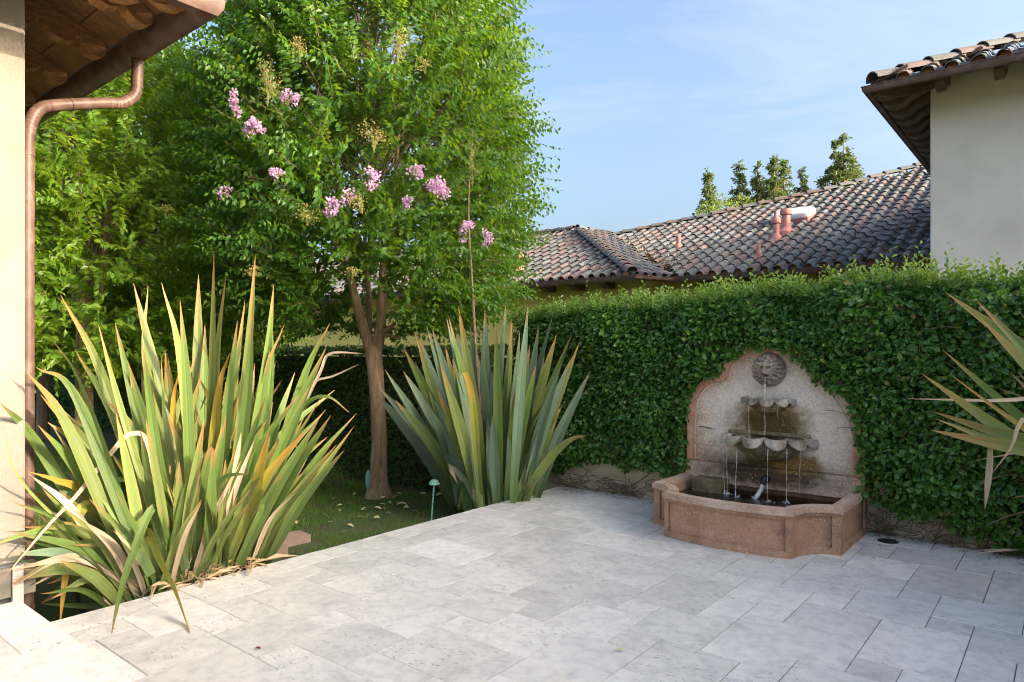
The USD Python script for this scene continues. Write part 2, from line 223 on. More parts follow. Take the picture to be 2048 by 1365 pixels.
def blade_mat(name, body, edge, tipc, tip_from=0.86, rough=0.5, base_to=0.35):
    """sword leaf: st.x across (0 midrib, 1 edge), st.y along; fine lengthwise veins, a coloured margin and tip"""
    mat(name, {'a': ('attribute', {'attribute': 'st'}), 's': ('separate_xyz', {}), 'oi': ('object_info', {}), 'c': ('combine_xyz', {}), 'mp': ('mapping', {'scale': (34, 1.2, 40)}), 'n': ('noise_texture', {'scale': 1.0, 'detail': 3}),
        'r': ('rgb_ramp', {'ramp': body}), 'er': ('map_range', {'from_min': 0.86, 'from_max': 1.0, 'to_min': 0, 'to_max': 0.8, 'clamp': True}), 'em': ('mix', {'color2': edge}),
        'w': ('noise_texture', {'scale': 5, 'detail': 3}), 'wa': ('math', {'math_type': 'multiply_add', 'value2': 0.28}), 'tr': ('map_range', {'from_min': tip_from + 0.14, 'from_max': 1.13, 'to_min': 0, 'to_max': 1, 'clamp': True}), 'tm': ('mix', {'color2': tipc}),
        'mr': ('map_range', {'to_min': 0.75, 'to_max': 1.25}), 'h': ('hsv', {}), 'kr': ('map_range', {'from_min': 0.0, 'from_max': 0.07, 'to_min': 0.75, 'to_max': 1.0, 'clamp': True}), 'km': ('math', {'math_type': 'multiply'}),
        'gr': ('map_range', {'from_min': 0.1, 'from_max': base_to, 'to_min': 0, 'to_max': 1, 'clamp': True}), 'gm': ('mix', {'color1': (0.10, 0.16, 0.045)}),
        'bp': ('bump', {'strength': 0.25, 'distance': 0.003}), 'p': ('principled_bsdf', {'roughness': rough, 'specular_ior_level': 0.45}), 't': ('translucent_bsdf', {}), 'mx': ('mix_closure', {'fac': 0.22})},
        [('s.y', 'gr.value'), ('gr.result', 'gm.fac'), ('a.vector', 's.vector'), ('s.x', 'c.x'), ('s.y', 'c.y'), ('oi.random', 'c.z'), ('c.vector', 'mp.vector'), ('mp.vector', 'n.vector'), ('n.fac', 'r.fac'), ('s.x', 'er.value'), ('er.result', 'em.fac'), ('r.color', 'gm.color2'), ('gm.color', 'em.color1'),
         ('c.vector', 'w.vector'), ('w.fac', 'wa.value1'), ('s.y', 'wa.value3'), ('wa.value', 'tr.value'), ('tr.result', 'tm.fac'), ('em.color', 'tm.color1'), ('oi.random', 'mr.value'), ('s.x', 'kr.value'), ('mr.result', 'km.value1'), ('kr.result', 'km.value2'), ('km.value', 'h.value'), ('tm.color', 'h.color'),
         ('h.color', 'p.base_color'), ('h.color', 't.color'), ('n.fac', 'bp.height'), ('bp.normal', 'p.normal'), ('p.BSDF', 'mx.closure1'), ('t.BSDF', 'mx.closure2')], 'mx.closure')
blade_mat('flax_green', [(0.36, (0.075, 0.14, 0.026)), (0.64, (0.175, 0.255, 0.06))], (0.26, 0.22, 0.05), (0.36, 0.20, 0.08))
blade_mat('flax_olive', [(0.36, (0.12, 0.17, 0.04)), (0.64, (0.26, 0.31, 0.09))], (0.36, 0.26, 0.07), (0.42, 0.22, 0.08), 0.8)
blade_mat('flax_blue', [(0.3, (0.11, 0.175, 0.10)), (0.7, (0.20, 0.28, 0.175))], (0.14, 0.17, 0.08), (0.30, 0.20, 0.11), 0.9)
blade_mat('flax_yellow', [(0.3, (0.34, 0.31, 0.03)), (0.7, (0.48, 0.42, 0.05))], (0.5, 0.3, 0.06), (0.48, 0.22, 0.05), 0.6, 0.5, 0.75)
blade_mat('flax_dry', [(0.3, (0.42, 0.30, 0.19)), (0.7, (0.66, 0.54, 0.40))], (0.5, 0.36, 0.22), (0.45, 0.3, 0.18), 0.8, 0.75, 0.2)
# ------------------------------------------------------------------ ground
LAWN = -0.2
gx, gy = np.meshgrid(np.r_[-400, -120, np.linspace(-40, 12, 105), 60, 300], np.r_[-60, -20, np.linspace(-6, 14, 61), 60, 400], indexing='ij')
gz = LAWN - 0.03 + 0.05 * (meshkit.fbm(np.stack([gx * 0.7, gy * 0.7, gx * 0], -1), 3) - 0.5) * (np.abs(gx) < 60)
gz = gz - 0.12 * ((gx > -4.9) & (gy < 2.0))
nx, ny = gx.shape; ii = np.arange(nx * ny).reshape(nx, ny)
q = np.stack([ii[:-1, :-1], ii[1:, :-1], ii[1:, 1:], ii[:-1, 1:]], -1).reshape(-1, 4)
obj('/World', 'ground', (np.stack([gx, gy, gz], -1).reshape(-1, 3), q), 'lawn_soil', smooth=True, kind='structure')

# ------------------------------------------------------------------ patio of travertine in a four-size pattern
U, OX, OY, PX0, PX1, PY0, PY1 = 0.206, -0.617, 2.632, -4.36, 0.75, 1.0, 6.26
PAT = [(3, 2, 1, 1), (5, 4, 1, 1), (0, 2, 1, 1), (2, 0, 1, 1), (4, 2, 2, 2), (0, 3, 2, 2), (1, 1, 2, 2), (3, 0, 2, 2), (2, 4, 3, 2), (5, 5, 2, 3), (1, 5, 1, 2), (2, 3, 2, 1)]
def slab(x0, x1, y0, y1, z, th=0.03, c=0.003):
    a = rng.normal(0, 0.0007, 3); zt = z + a[0]
    def zz(x, y): return zt + a[1] * (x - x0 - 0.3) + a[2] * (y - y0 - 0.3)
    P = [(x0, y0), (x1, y0), (x1, y1), (x0, y1)]; Q = [(x0 + c, y0 + c), (x1 - c, y0 + c), (x1 - c, y1 - c), (x0 + c, y1 - c)]
    v = [(x, y, z - th) for x, y in P] + [(x, y, zz(x, y) - c) for x, y in P] + [(x, y, zz(x, y)) for x, y in Q]
    f = [(8, 9, 10), (8, 10, 11)]
    for k in range(4):
        l = (k + 1) % 4
        f += [(k, l, 4 + l), (k, 4 + l, 4 + k), (4 + k, 4 + l, 8 + l), (4 + k, 8 + l, 8 + k)]
    return trimesh.Trimesh(np.array(v), np.array(f), process=False)
patio = thing('patio', None, None, kind='structure')
obj(patio, 'mortar_bed', bx(PX0 + 0.012, PX1, PY0, PY1, LAWN - 0.3, -0.0085), 'grout')
for I in range(-5, 3):
    for J in range(-4, 5):
        for i, j, w, h in PAT:
            x0, x1 = OX + (i + 6 * I) * U, OX + (i + 6 * I + w) * U; y0, y1 = OY + (j + 6 * J) * U, OY + (j + 6 * J + h) * U
            x0, x1, y0, y1 = max(x0, PX0), min(x1, PX1), max(y0, PY0), min(y1, PY1)
            if x1 - x0 < 0.03 or y1 - y0 < 0.03: continue
            gxj, gyj = rng.uniform(0.0018, 0.0034), rng.uniform(0.0014, 0.0028)
            obj(patio, 'paving_stone', slab(x0 + gxj * (x0 > PX0), x1 - gxj, y0 + gyj, y1 - gyj, 0.0), 'travertine')
# raised terrace at the house
terrace = thing('raised_terrace', None, None, kind='structure')
TX0, TY1, TZ = -4.40, 1.20, 0.15
obj(terrace, 'mortar_bed', bx(TX0 + 0.012, 1.2, -3.0, TY1 - 0.03, -0.3, TZ - 0.032), 'grout')
for (x0, x1, y0, y1) in [(-4.40, -4.0, 0.99, 1.2), (-4.0, -3.59, 0.99, 1.2), (-3.59, -2.97, 0.79, 1.2), (-4.40, -4.19, 0.58, 0.99), (-4.19, -3.59, 0.58, 0.99), (-3.59, -3.18, 0.38, 0.79), (-3.18, -2.97, 0.38, 0.79), (-2.97, -2.35, 0.79, 1.2), (-2.97, -2.56, 0.38, 0.79),
                         (-4.40, -3.79, 0.17, 0.58), (-3.79, -3.59, 0.17, 0.58), (-2.56, -2.35, 0.38, 0.79), (-2.35, -1.94, 0.79, 1.2), (-2.35, -1.74, 0.38, 0.79), (-1.94, -1.32, 0.79, 1.2), (-3.59, -2.97, -0.03, 0.38), (-1.32, -0.7, 0.79, 1.2), (-1.74, -1.32, 0.38, 0.79)]:
    obj(terrace, 'paving_stone', slab(x0 + 0.002, x1 - 0.002, y0 + 0.002, y1 - (0.002 if y1 < TY1 else 0), TZ, 0.032, 0.005), 'travertine')
obj(terrace, 'riser', bx(TX0 + 0.02, 1.2, TY1 - 0.028, TY1 - 0.012, -0.3, TZ - 0.034), 'travertine')

# ------------------------------------------------------------------ roof tiles
def tile_at(P, A, Uv, N, w, L, lift, under=True):
    """one S-shaped clay tile: P its lower middle, A across, Uv up the slope, N off the roof"""
    u = np.linspace(-1, 1, 8); a = np.r_[u * 0.31 * w, 0.31 * w + np.array([0.13, 0.26, 0.40]) * w]
    h = np.r_[0.30 * w * np.sqrt(np.maximum(1 - u * u, 0)), -0.03 * w * np.array([0.7, 1.0, 0.3])]
    th = 0.017; n = len(a)
    def row(at_u, up, sc=1.0): return P + np.outer(a * sc, A) + np.outer(h + up, N) + Uv * at_u
    top0, top1 = row(0, lift), row(L, 0.0, 0.94)
    lip0, lip1 = row(0, lift), row(0.0, lift - th)
    v = [top0, top1, lip0, lip1]
    k = np.arange(n - 1)
    f = [np.c_[k, k + 1, n + k + 1], np.c_[k, n + k + 1, n + k], np.c_[2 * n + k, 3 * n + k, 3 * n + k + 1], np.c_[2 * n + k, 3 * n + k + 1, 2 * n + k + 1]]
    if under:
        b0, b1 = row(0, lift - th), row(L * 0.6, lift * 0.4 - th)
        v += [b0, b1]; f += [np.c_[4 * n + k, 5 * n + k, 5 * n + k + 1], np.c_[4 * n + k, 5 * n + k + 1, 4 * n + k + 1]]
    return np.vstack(v), np.vstack(f)
def plane_tiles(O, A, Uv, poly, w, e, seed, jitter=0.006):
    """tile placements over the part of a roof plane inside poly (in (across, up) metres)"""
    r = np.random.default_rng(seed); N = np.cross(A, Uv); out = []
    a0, u0, a1, u1 = poly.bounds
    for j in range(int(max(u0, 0) / e), int(u1 / e) + 1):
        for k in range(math.floor(a0 / w), math.ceil(a1 / w)):
            ca, cu = (k + 0.4) * w, j * e
            if poly.contains(Point(ca, cu + 0.12)):
                out.append((O + A * (ca + r.normal(0, jitter)) + Uv * (cu + r.normal(0, jitter)), A, Uv + N * r.normal(0, 0.004), N, j))
    return out
def lay_tiles(roof, places, w, e, single, seed, lift=0.03):
    r = np.random.default_rng(seed)
    places = sorted(places, key=lambda q: np.hypot(*q[0][:2]))
    rest_v, rest_f, rest_uv, k = [], [], [], 0
    for i, (P, A, Uv, N, j) in enumerate(places):
        v, f = tile_at(P, A, Uv, N, w, e * 1.16, lift, under=i < single)
        c = r.random(); uv = np.c_[np.linspace(0, 1, len(v)), np.full(len(v), c)]
        if i < single: obj(roof, 'roof_tile', (v, f), 'roof_tile', smooth=True, uv=uv)
        else: rest_v.append(v); rest_f.append(f + k); rest_uv.append(uv); k += len(v)
    if rest_v: obj(roof, 'far_roof_tiles', (np.vstack(rest_v), np.vstack(rest_f)), 'roof_tile', smooth=True, uv=np.vstack(rest_uv), kind='stuff')
def cap_row(roof, pts, r0, step, seed, name='ridge_tile'):
    """half-round caps laid along a hip or ridge, each lapping the one below"""
    rr = np.random.default_rng(seed); pts = np.asarray(pts, float)
    s = np.r_[0, np.cumsum(np.linalg.norm(np.diff(pts, axis=0), axis=1))]; n = int(s[-1] / step)
    def on(t): return np.array([np.interp(t, s, pts[:, c]) for c in range(3)])
    for i in range(n):
        p0, p1 = on(i * step), on(min((i + 1.18) * step, s[-1])); d = unit(p1 - p0); sd = unit(np.cross(d, [0, 0, 1])); up = np.cross(sd, d)
        a = np.linspace(0, np.pi, 9); V = []
        for p, r_, l_ in ((p0, r0, 0.035), (p1, r0 * 0.88, 0.0)):
            for off in (0, -0.018): V.append(p + np.outer(np.cos(a) * (r_ + off), sd) + np.outer(np.sin(a) * (r_ + off) * 0.85 + l_, up))
        v = np.vstack([V[0], V[2], V[0], V[1], V[1], V[3]]); m = 9; k = np.arange(8)
        f = np.vstack([q for o in (0, 2, 4) for q in (np.c_[o * m + k, o * m + k + 1, (o + 1) * m + k + 1], np.c_[o * m + k, (o + 1) * m + k + 1, (o + 1) * m + k])])
        obj(roof, name, (v, f), 'roof_tile', smooth=True, uv=np.c_[np.zeros(len(v)), np.full(len(v), rr.random() * 0.85)])
def gutter(parent, path, name='gutter', size=1.0):
    """half-round trough along a horizontal path; `path` = (x, y, z, outward x, outward y) at each mitre, at the trough's inner top edge"""
    prof = np.array([(0, 0), (0.004, -0.05), (0.03, -0.095), (0.07, -0.115), (0.11, -0.10), (0.135, -0.06), (0.14, -0.012), (0.15, -0.004), (0.15, 0.006), (0.138, 0.008), (0.128, -0.012), (0.12, -0.055), (0.10, -0.085), (0.07, -0.098), (0.035, -0.082), (0.014, -0.048), (0.012, 0)]) * size
    path = np.asarray(path, float); n = len(prof); V = np.vstack([np.c_[p[0] + prof[:, 0] * p[3], p[1] + prof[:, 0] * p[4], p[2] + prof[:, 1]] for p in path]); f = []
    for i in range(len(path) - 1):
        k = np.arange(n); l = (k + 1) % n
        f += [np.c_[i * n + k, i * n + l, (i + 1) * n + l], np.c_[i * n + k, (i + 1) * n + l, (i + 1) * n + k]]
    m = trimesh.Trimesh(V, np.vstack(f), process=False)
    return obj(parent, name, m, 'copper_brown', smooth=35)
def sheet(pts, mat_, parent, name, **kw):     # a flat polygon of 3 or 4 corners given some thickness downwards
    p = np.asarray(pts, float); n = len(p); v = np.vstack([p, p - [0, 0, 0.03]])
    f = [(0, i, i + 1) for i in range(1, n - 1)] + [(n, n + i + 1, n + i) for i in range(1, n - 1)]
    for i in range(n):
        j = (i + 1) % n; f += [(i, n + i, n + j), (i, n + j, j)]
    return obj(parent, name, trimesh.Trimesh(v, np.array(f), process=False), mat_, **kw)

# ------------------------------------------------------------------ yellow house behind the hedge
yellow = thing('yellow_house', 'long yellow stucco house with a low hipped clay tile roof, behind the tall hedge', 'house')
S, SL, ZE = 0.42, 0.47, 3.0
Cc, In, Pk, Qk = np.array([-6.9, 12.3, ZE]), np.array([-6.5, 13.25, ZE]), np.array([-10.9, 16.3, ZE + SL * 4.0]), np.array([-10.54, 17.44, 4.76])
hip = np.array([Qk, (-7.88, 18.47, 5.19), (-5.07, 19.8, 5.75), (-2.89, 21.56, 6.49), (-1.3, 22.9, 7.05)])
obj(yellow, 'wall', bx(-26, -6.95, 12.85, 13.1, -0.6, 3.0), 'yellow_stucco')
obj(yellow, 'wall', bx(-6.945, -1.5, 13.8, 14.0, -0.6, 3.2), 'yellow_stucco')
obj(yellow, 'wall', bx(-7.1, -6.948, 13.1, 13.8, -0.6, 3.05), 'yellow_stucco')
yroof = str(UsdGeom.Xform.Define(stage, yellow + '/roof').GetPath())
d = np.array([0, 0, -0.035])
yl = Cc + [-17, 0, 0]; yp = Pk + [-13, 0, 0]
sheet([yl + d, Cc + d, Pk + d, yp + d], 'mortar', yroof, 'roof_deck')
sheet([Cc + d, In + d, Qk + d, Pk + d], 'mortar', yroof, 'roof_deck')
right_e = np.array([-1.46, 13.25, ZE])
sheet([In + d, right_e + d, np.array([-1.46, 22.75, 7.0]) + d, hip[3] + d, hip[2] + d, hip[1] + d, Qk + d], 'mortar', yroof, 'roof_deck')
UA = unit(np.array([0, 1, S])); UL = unit(np.array([0, 1, SL])); AX = np.array([1.0, 0, 0])
W_, E_ = 0.262, 0.385
def plan(pts, O, Uv): return Polygon([(p[0] - O[0], (p[1] - O[1]) / Uv[1]) for p in pts])
main_poly = plan([In, right_e, (-1.46, 22.6, 0), hip[3], hip[2], hip[1], Qk], In, UA).buffer(-0.03)
left_poly = plan([yl, Cc, Pk, yp], Cc, UL).buffer(-0.05)
places = plane_tiles(In + [0, 0, 0.0], AX, UA, main_poly, W_, E_, 1) + plane_tiles(Cc + [0, 0, 0.0], AX, UL, left_poly, W_, E_, 2)
# narrow face of the wing towards the right
A3 = unit(In - Cc); n3 = unit(np.cross(In - Cc, Pk - Cc)); n3 = n3 * np.sign(n3[2]); U3 = unit(np.cross(n3, A3))
if U3[2] < 0: U3 = -U3
A3 = np.cross(U3, n3)
p3 = Polygon([((q_ - Cc) @ A3, (q_ - Cc) @ U3) for q_ in (Cc, In, Qk, Pk)]).buffer(-0.02)
places += plane_tiles(Cc, A3, U3, p3, 0.24, E_, 3)
lay_tiles(yroof, places, W_, E_, 270, 4)
cap_row(yroof, [Cc + [0.02, -0.02, 0.05], Pk + [0, 0, 0.06]], 0.13, 0.40, 5)
cap_row(yroof, [Pk + [0, 0, 0.05], Qk + [0, 0, 0.06]], 0.12, 0.40, 6)
cap_row(yroof, hip + [0, 0, 0.05], 0.12, 0.42, 7)
cap_row(yroof, [Pk + [-0.1, 0, 0.04], Pk + [-7, 0, 0.04]], 0.12, 0.42, 8)
for (x0, x1, y) in ((-14.5, -6.95, 12.3), (-6.4, -1.5, 13.25)):      # clay bird stops under the lowest barrels
    k = [trimesh.creation.cylinder(0.066, 0.03, sections=12).apply_transform(trimesh.transformations.rotation_matrix(np.pi / 2, [1, 0, 0])).apply_translation([(Cc if y < 13 else In)[0] + (i + 0.4) * W_, y + 0.045, ZE + 0.035]) for i in range(-40, 25) if x0 < (Cc if y < 13 else In)[0] + (i + 0.4) * W_ < x1]
    obj(yroof, 'bird_stops', k, 'terracotta', kind='stuff')
gutter(yellow, [(-24, 12.28, ZE - 0.01, 0, -1), (-6.86, 12.28, ZE - 0.01, 1, -1), (-6.46 - 0.02, 13.23, ZE - 0.01, 1, -1), (-1.47, 13.23, ZE - 0.01, 0, -1)], size=0.85)
for x in np.r_[np.arange(-14, -7.2, 0.78)]:
    obj(yellow, 'rafter_tail', extr(Polygon([(0, 0), (0.55, 0), (0.55, -0.13), (0.3, -0.13), (0.06, -0.03)]), 0.16, lambda a, b, c, x=x: (x + c, 12.3 + a, ZE - 0.06 + b)), 'timber_dark')
for x in np.arange(-6.0, -1.6, 0.78):
    obj(yellow, 'rafter_tail', extr(Polygon([(0, 0), (0.55, 0), (0.55, -0.13), (0.3, -0.13), (0.06, -0.03)]), 0.16, lambda a, b, c, x=x: (x + c, 13.25 + a, ZE - 0.06 + b)), 'timber_dark')
def on_roof(px, py, O, s):
    w = np.array([(px - CX) / F * right[0] + fwd[0], (px - CX) / F * right[1] + fwd[1], -(py - HY) / F])
    return np.array([0, 0, H]) + w * ((O[2] - s * O[1] - H) / (w[2] - s * w[1]))
def lathe(profile, centre, n=20):
    m = trimesh.creation.revolve(np.asarray(profile, float), sections=n); m.apply_translation(centre); return m
def pipe(px, py, r, h, hat, O=In, s=S, label=None):
    b = on_roof(px, py, O, s) + [0, 0, 0.04]
    prof = [(r * 2.1, -0.10), (r * 2.0, 0.02), (r * 1.15, 0.10), (r, 0.13), (r, h)]
    if hat == 'cone': prof += [(r * 1.45, h), (r * 1.5, h + 0.05), (r * 1.35, h + 0.09), (r * 0.62, h + 0.17), (r * 0.55, h + 0.24), (0.001, h + 0.25)]
    elif hat == 'flare': prof += [(r * 0.92, h * 0.6 + 0.1), (r * 0.86, h), (r * 1.25, h + 0.01), (r * 1.3, h + 0.09), (r * 1.1, h + 0.13), (0.001, h + 0.14)]
    else: prof += [(r * 0.8, h), (r * 0.78, h - 0.05), (0.001, h - 0.06)]
    if hat == 'flare': prof = [q for q in prof if True]; prof = prof[:4] + [(r * 0.92, h * 0.6)] + prof[6:]
    obj(yellow, 'vent_pipe', lathe(prof, b), 'vent_paint', smooth=35, label=label)
pipe(1552, 482, 0.07, 0.34, 'cone', label='tall pinkish roof vent with a conical cap')
pipe(1572, 470, 0.10, 0.40, 'flare', label='stout pinkish roof vent with a collared cap')
pipe(1357, 500, 0.055, 0.30, 'plain', label='short slim roof pipe, left of the pair of vents')
pipe(1517, 516, 0.04, 0.22, 'plain', label='smallest roof pipe near the eave')
pipe(1038, 548, 0.13, 0.28, 'flare', O=Cc, s=SL, label='squat pinkish vent on the left wing of the roof')
sk = on_roof(1588, 444, In, S); skR = np.array([AX, UA, np.cross(AX, UA)]).T
for nm, m_, mt in (('skylight_curb', cbox(-0.42, 0.42, -0.32, 0.32, -0.05, 0.16, 0.02), 'vent_paint'), ('skylight_dome', None, 'skylight_plastic')):
    if m_ is None:
        m_ = trimesh.creation.icosphere(3, 1.0); m_.vertices = np.sign(m_.vertices) * np.abs(m_.vertices) ** 0.55 * [0.48, 0.32, 0.10]; m_ = trimesh.Trimesh(m_.vertices + [0, 0, 0.19], m_.faces)
    m_.vertices = m_.vertices @ skR.T + sk
    obj(yellow, nm, m_, mt, smooth=30)
# dry needles caught in the valley and between the tiles
n = 900; c0 = rng.beta(1.2, 2.2, n)[:, None]; p = (In + [-0.1, 0.3, 0.05]) * (1 - c0) + (Qk + [0.5, -0.6, 0.03]) * c0 + rng.normal(0, [0.16, 0.16, 0.02], (n, 3)); p[:, 2] = np.maximum(ZE + S * (p[:, 1] - 13.25), ZE - SL * (p[:, 0] + 6.9)) + 0.05 + rng.random(n) * 0.06
m_, uv = leaves(p, rng.normal(0, 1, (n, 3)) * [1, 1, 0.3], np.tile([0, 0, 1.0], (n, 1)), 0.16, 0.012, GRASS)
tag_n = obj('/World', 'needle_litter', m_, 'dry_blade', uv=uv, kind='stuff', label='heap of dry needles caught in the roof valley', category='litter')
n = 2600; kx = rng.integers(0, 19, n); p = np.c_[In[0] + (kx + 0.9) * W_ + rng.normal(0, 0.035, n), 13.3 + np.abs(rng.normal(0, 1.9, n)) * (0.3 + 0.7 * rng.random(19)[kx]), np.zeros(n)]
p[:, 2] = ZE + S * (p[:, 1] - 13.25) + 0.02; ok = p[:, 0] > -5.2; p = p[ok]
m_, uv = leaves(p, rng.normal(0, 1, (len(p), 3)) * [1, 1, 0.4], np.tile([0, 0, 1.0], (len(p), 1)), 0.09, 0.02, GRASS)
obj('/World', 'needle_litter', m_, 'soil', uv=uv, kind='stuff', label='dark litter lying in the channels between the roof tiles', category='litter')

# ------------------------------------------------------------------ taller house on the right
rh = thing('pale_house', 'taller pale stucco house with a dark eave, behind the right end of the hedge', 'house')
gx0, gy0, gz0, RW, RY0 = -2.02, 9.83, 4.9, 8.5, 10.5
obj(rh, 'wall', cbox(-1.45, RW - 0.55, RY0, 19.9, -0.6, 5.05, 0.012), 'pale_stucco')
rroof = str(UsdGeom.Xform.Define(stage, rh + '/roof').GetPath())
c1 = np.array([gx0, gy0, gz0]); c2 = np.array([RW, gy0, gz0]); half = (RW - gx0) / 2; top1 = np.array([gx0 + half, gy0 + half, gz0 + S * half])
back1, back2 = np.array([gx0, 20.5, gz0]), np.array([RW, 20.5, gz0]); top2 = np.array([gx0 + half, 20.5, gz0 + S * half])
for pl in ([c1, c2, top1], [c1, top1, top2, back1], [c2, back2, top2, top1]): sheet(np.array(pl) - [0, 0, 0.03], 'timber_dark', rroof, 'roof_deck')
pl = plane_tiles(c1, AX, UA, Polygon([(0, 0), (4.0, 0), (4.0, 1.5), (1.45, 1.5)]).buffer(-0.02), W_, E_, 12)
A4 = np.array([0, -1.0, 0]); U4 = unit(np.array([1.0, 0, S]))
pl2 = plane_tiles(np.array([gx0, 15.6, gz0]), A4, U4, Polygon([(0, 0), (15.6 - gy0, 0), (15.6 - gy0 - 1.4, 1.5), (0, 1.5)]).buffer(-0.02), W_, E_, 13)
lay_tiles(rroof, pl, W_, E_, 60, 14); lay_tiles(rroof, [q for q in pl2 if q[4] < 3], W_, E_, 30, 15)
cap_row(rroof, [c1 + [0.02, 0.02, 0.05], c1 + (top1 - c1) * 0.55 + [0, 0, 0.06]], 0.13, 0.40, 16)
k = [trimesh.creation.cylinder(0.066, 0.03, sections=12).apply_transform(trimesh.transformations.rotation_matrix(np.pi / 2, [1, 0, 0])).apply_translation([gx0 + (i + 0.4) * W_, gy0 + 0.05, gz0 + 0.035]) for i in range(0, 12)]
obj(rroof, 'bird_stops', k, 'terracotta', kind='stuff')
obj(rroof, 'eave_mortar', bx(gx0 + 0.12, RW - 0.1, gy0 + 0.09, gy0 + 0.16, gz0 - 0.02, gz0 + 0.085), 'mortar')
gutter(rh, [(gx0 + 0.02, 15.6, gz0 - 0.01, -1, 0), (gx0 + 0.02, gy0 + 0.02, gz0 - 0.01, -1, -1), (RW, gy0 + 0.02, gz0 - 0.01, 0, -1)], size=0.8)
tail = Polygon([(0.02, 0.02), (0.62, 0.26), (0.62, 0.08), (0.34, -0.04), (0.27, -0.105), (0.16, -0.125), (0.07, -0.10), (0.02, -0.05)])
for i, y in enumerate(np.arange(10.25, 15.2, 0.42)):
    obj(rh, 'rafter_tail', extr(tail, 0.22, lambda a, b, c, y=y: (gx0 + 0.02 + a, y + c, gz0 - 0.05 + b)), 'timber_dark')
for x in np.arange(-1.32, 0.4, 0.6):
    obj(rh, 'rafter_tail', extr(tail, 0.1, lambda a, b, c, x=x: (x + c, gy0 + 0.02 + a, gz0 - 0.05 + b)), 'timber_dark')
hipd = np.array([1, 1.0]) / math.sqrt(2)
obj(rh, 'hip_rafter', extr(Polygon([(0.05, 0.02), (0.85, 0.25), (0.85, 0.05), (0.2, -0.12), (0.05, -0.08)]), 0.1, lambda a, b, c: (gx0 + a * hipd[0] + (c - .05) * hipd[1], gy0 + a * hipd[1] - (c - .05) * hipd[0], gz0 - 0.05 + b)), 'timber_dark')

# ------------------------------------------------------------------ cream house at the left, seen from under its eave
lh = thing('cream_house', 'corner of the cream stucco house with a timber eave, at the left of the photo', 'house')
WX, WY, EX, EYy, EZ = -4.45, 1.24, -3.79, 1.82, 3.45            # wall faces, eave corner (inner top edge of the gutter is EZ)
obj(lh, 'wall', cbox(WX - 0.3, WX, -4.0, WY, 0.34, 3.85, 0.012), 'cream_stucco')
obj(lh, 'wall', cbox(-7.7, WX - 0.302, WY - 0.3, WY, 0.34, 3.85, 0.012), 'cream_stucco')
obj(lh, 'weep_screed', bx(WX - 0.3, WX + 0.012, -4.0, WY + 0.012, 0.328, 0.338), 'flashing')
for y in np.arange(-1.0, 1.2, 0.115):
    obj(lh, 'plinth_board', cbox(WX - 0.06, WX - 0.025, y, y + 0.111, 0.15, 0.327, 0.003), 'cream_stucco')
obj(lh, 'plinth_post', cbox(WX - 0.05, WX - 0.012, 1.185, 1.235, -0.3, 0.327, 0.004), 'pale_stucco')
obj(lh, 'foundation', bx(-7.7, WX - 0.07, -4.0, WY - 0.03, -0.5, 0.327), 'mortar')
lroof = str(UsdGeom.Xform.Define(stage, lh + '/roof').GetPath())
SR = 0.42
def rz(x, y): return EZ + 0.02 + SR * min(EX - x, EYy - y)
IX, IY = EX - 1.8, EYy - 1.8
# sheathing boards, each its own plank, laid along the eave; upper skin above them
for k in range(9):
    a0, a1 = k * 0.19, k * 0.19 + 0.184
    z0, z1 = EZ + 0.02 + SR * a0, EZ + 0.02 + SR * a1
    for side in (0, 1):
        if side == 0: q4 = [(EX - a0, EYy - a0, z0), (-7.7, EYy - a0, z0), (-7.7, EYy - a1, z1), (EX - a1, EYy - a1, z1)]
        else: q4 = [(EX - a0, -4, z0), (EX - a0, EYy - a0, z0), (EX - a1, EYy - a1, z1), (EX - a1, -4, z1)]
        q4 = np.array(q4) + [0, 0, rng.normal(0, 0.0015)]
        v = np.vstack([q4, q4 + [0, 0, 0.022]]); f = [(0, 2, 1), (0, 3, 2), (4, 5, 6), (4, 6, 7)]
        for i in range(4): j = (i + 1) % 4; f += [(i, j, 4 + j), (i, 4 + j, 4 + i)]
        obj(lroof, 'sheathing_board', trimesh.Trimesh(v, np.array(f), process=True), 'timber_board_shaded')
dk = 0.05
for pts in ([(EX + 0.03, EYy + 0.03), (-7.7, EYy + 0.03), (-7.7, EYy - 3), (EX - 3, EYy - 3)], [(EX + 0.03, -4), (EX + 0.03, EYy + 0.03), (EX - 3, EYy - 3), (EX - 3, -4)]):
    sheet([(x, y, rz(x, y) + dk + 0.03) for x, y in pts], 'mortar', lroof, 'roof_deck')
U5 = unit(np.array([0, -1.0, SR])); A5 = np.array([-1.0, 0, 0]); U6 = unit(np.array([-1.0, 0, SR])); A6 = np.array([0, 1.0, 0])
t5 = plane_tiles(np.array([EX + 0.03, EYy + 0.05, EZ + 0.09]), A5, U5, Polygon([(0.02, 0), (6, 0), (6, 1.2), (1.2, 1.2)]), W_, E_, 21)
t6 = plane_tiles(np.array([EX + 0.05, -3.4, EZ + 0.09]), A6, U6, Polygon([(0, 0), (5.3, 0), (4.2, 1.2), (0, 1.2)]), W_, E_, 22)
lay_tiles(lroof, t5 + t6, W_, E_, 60, 23)
cap_row(lroof, [(EX + 0.02, EYy + 0.02, EZ + 0.16), (EX - 2, EYy - 2, EZ + 0.16 + 2 * SR)], 0.13, 0.4, 24)
gutter(lh, [(-7.7, EYy, EZ, 0, 1), (EX, EYy, EZ, 1, 1), (EX, -4, EZ, 1, 0)], size=1.0)
obj(lh, 'drip_edge', [bx(-7.7, EX + 0.1, EYy - 0.004, EYy + 0.1, EZ + 0.055, EZ + 0.067), bx(EX + 0.003, EX + 0.1, -4, EYy - 0.006, EZ + 0.055, EZ + 0.067)], 'flashing')
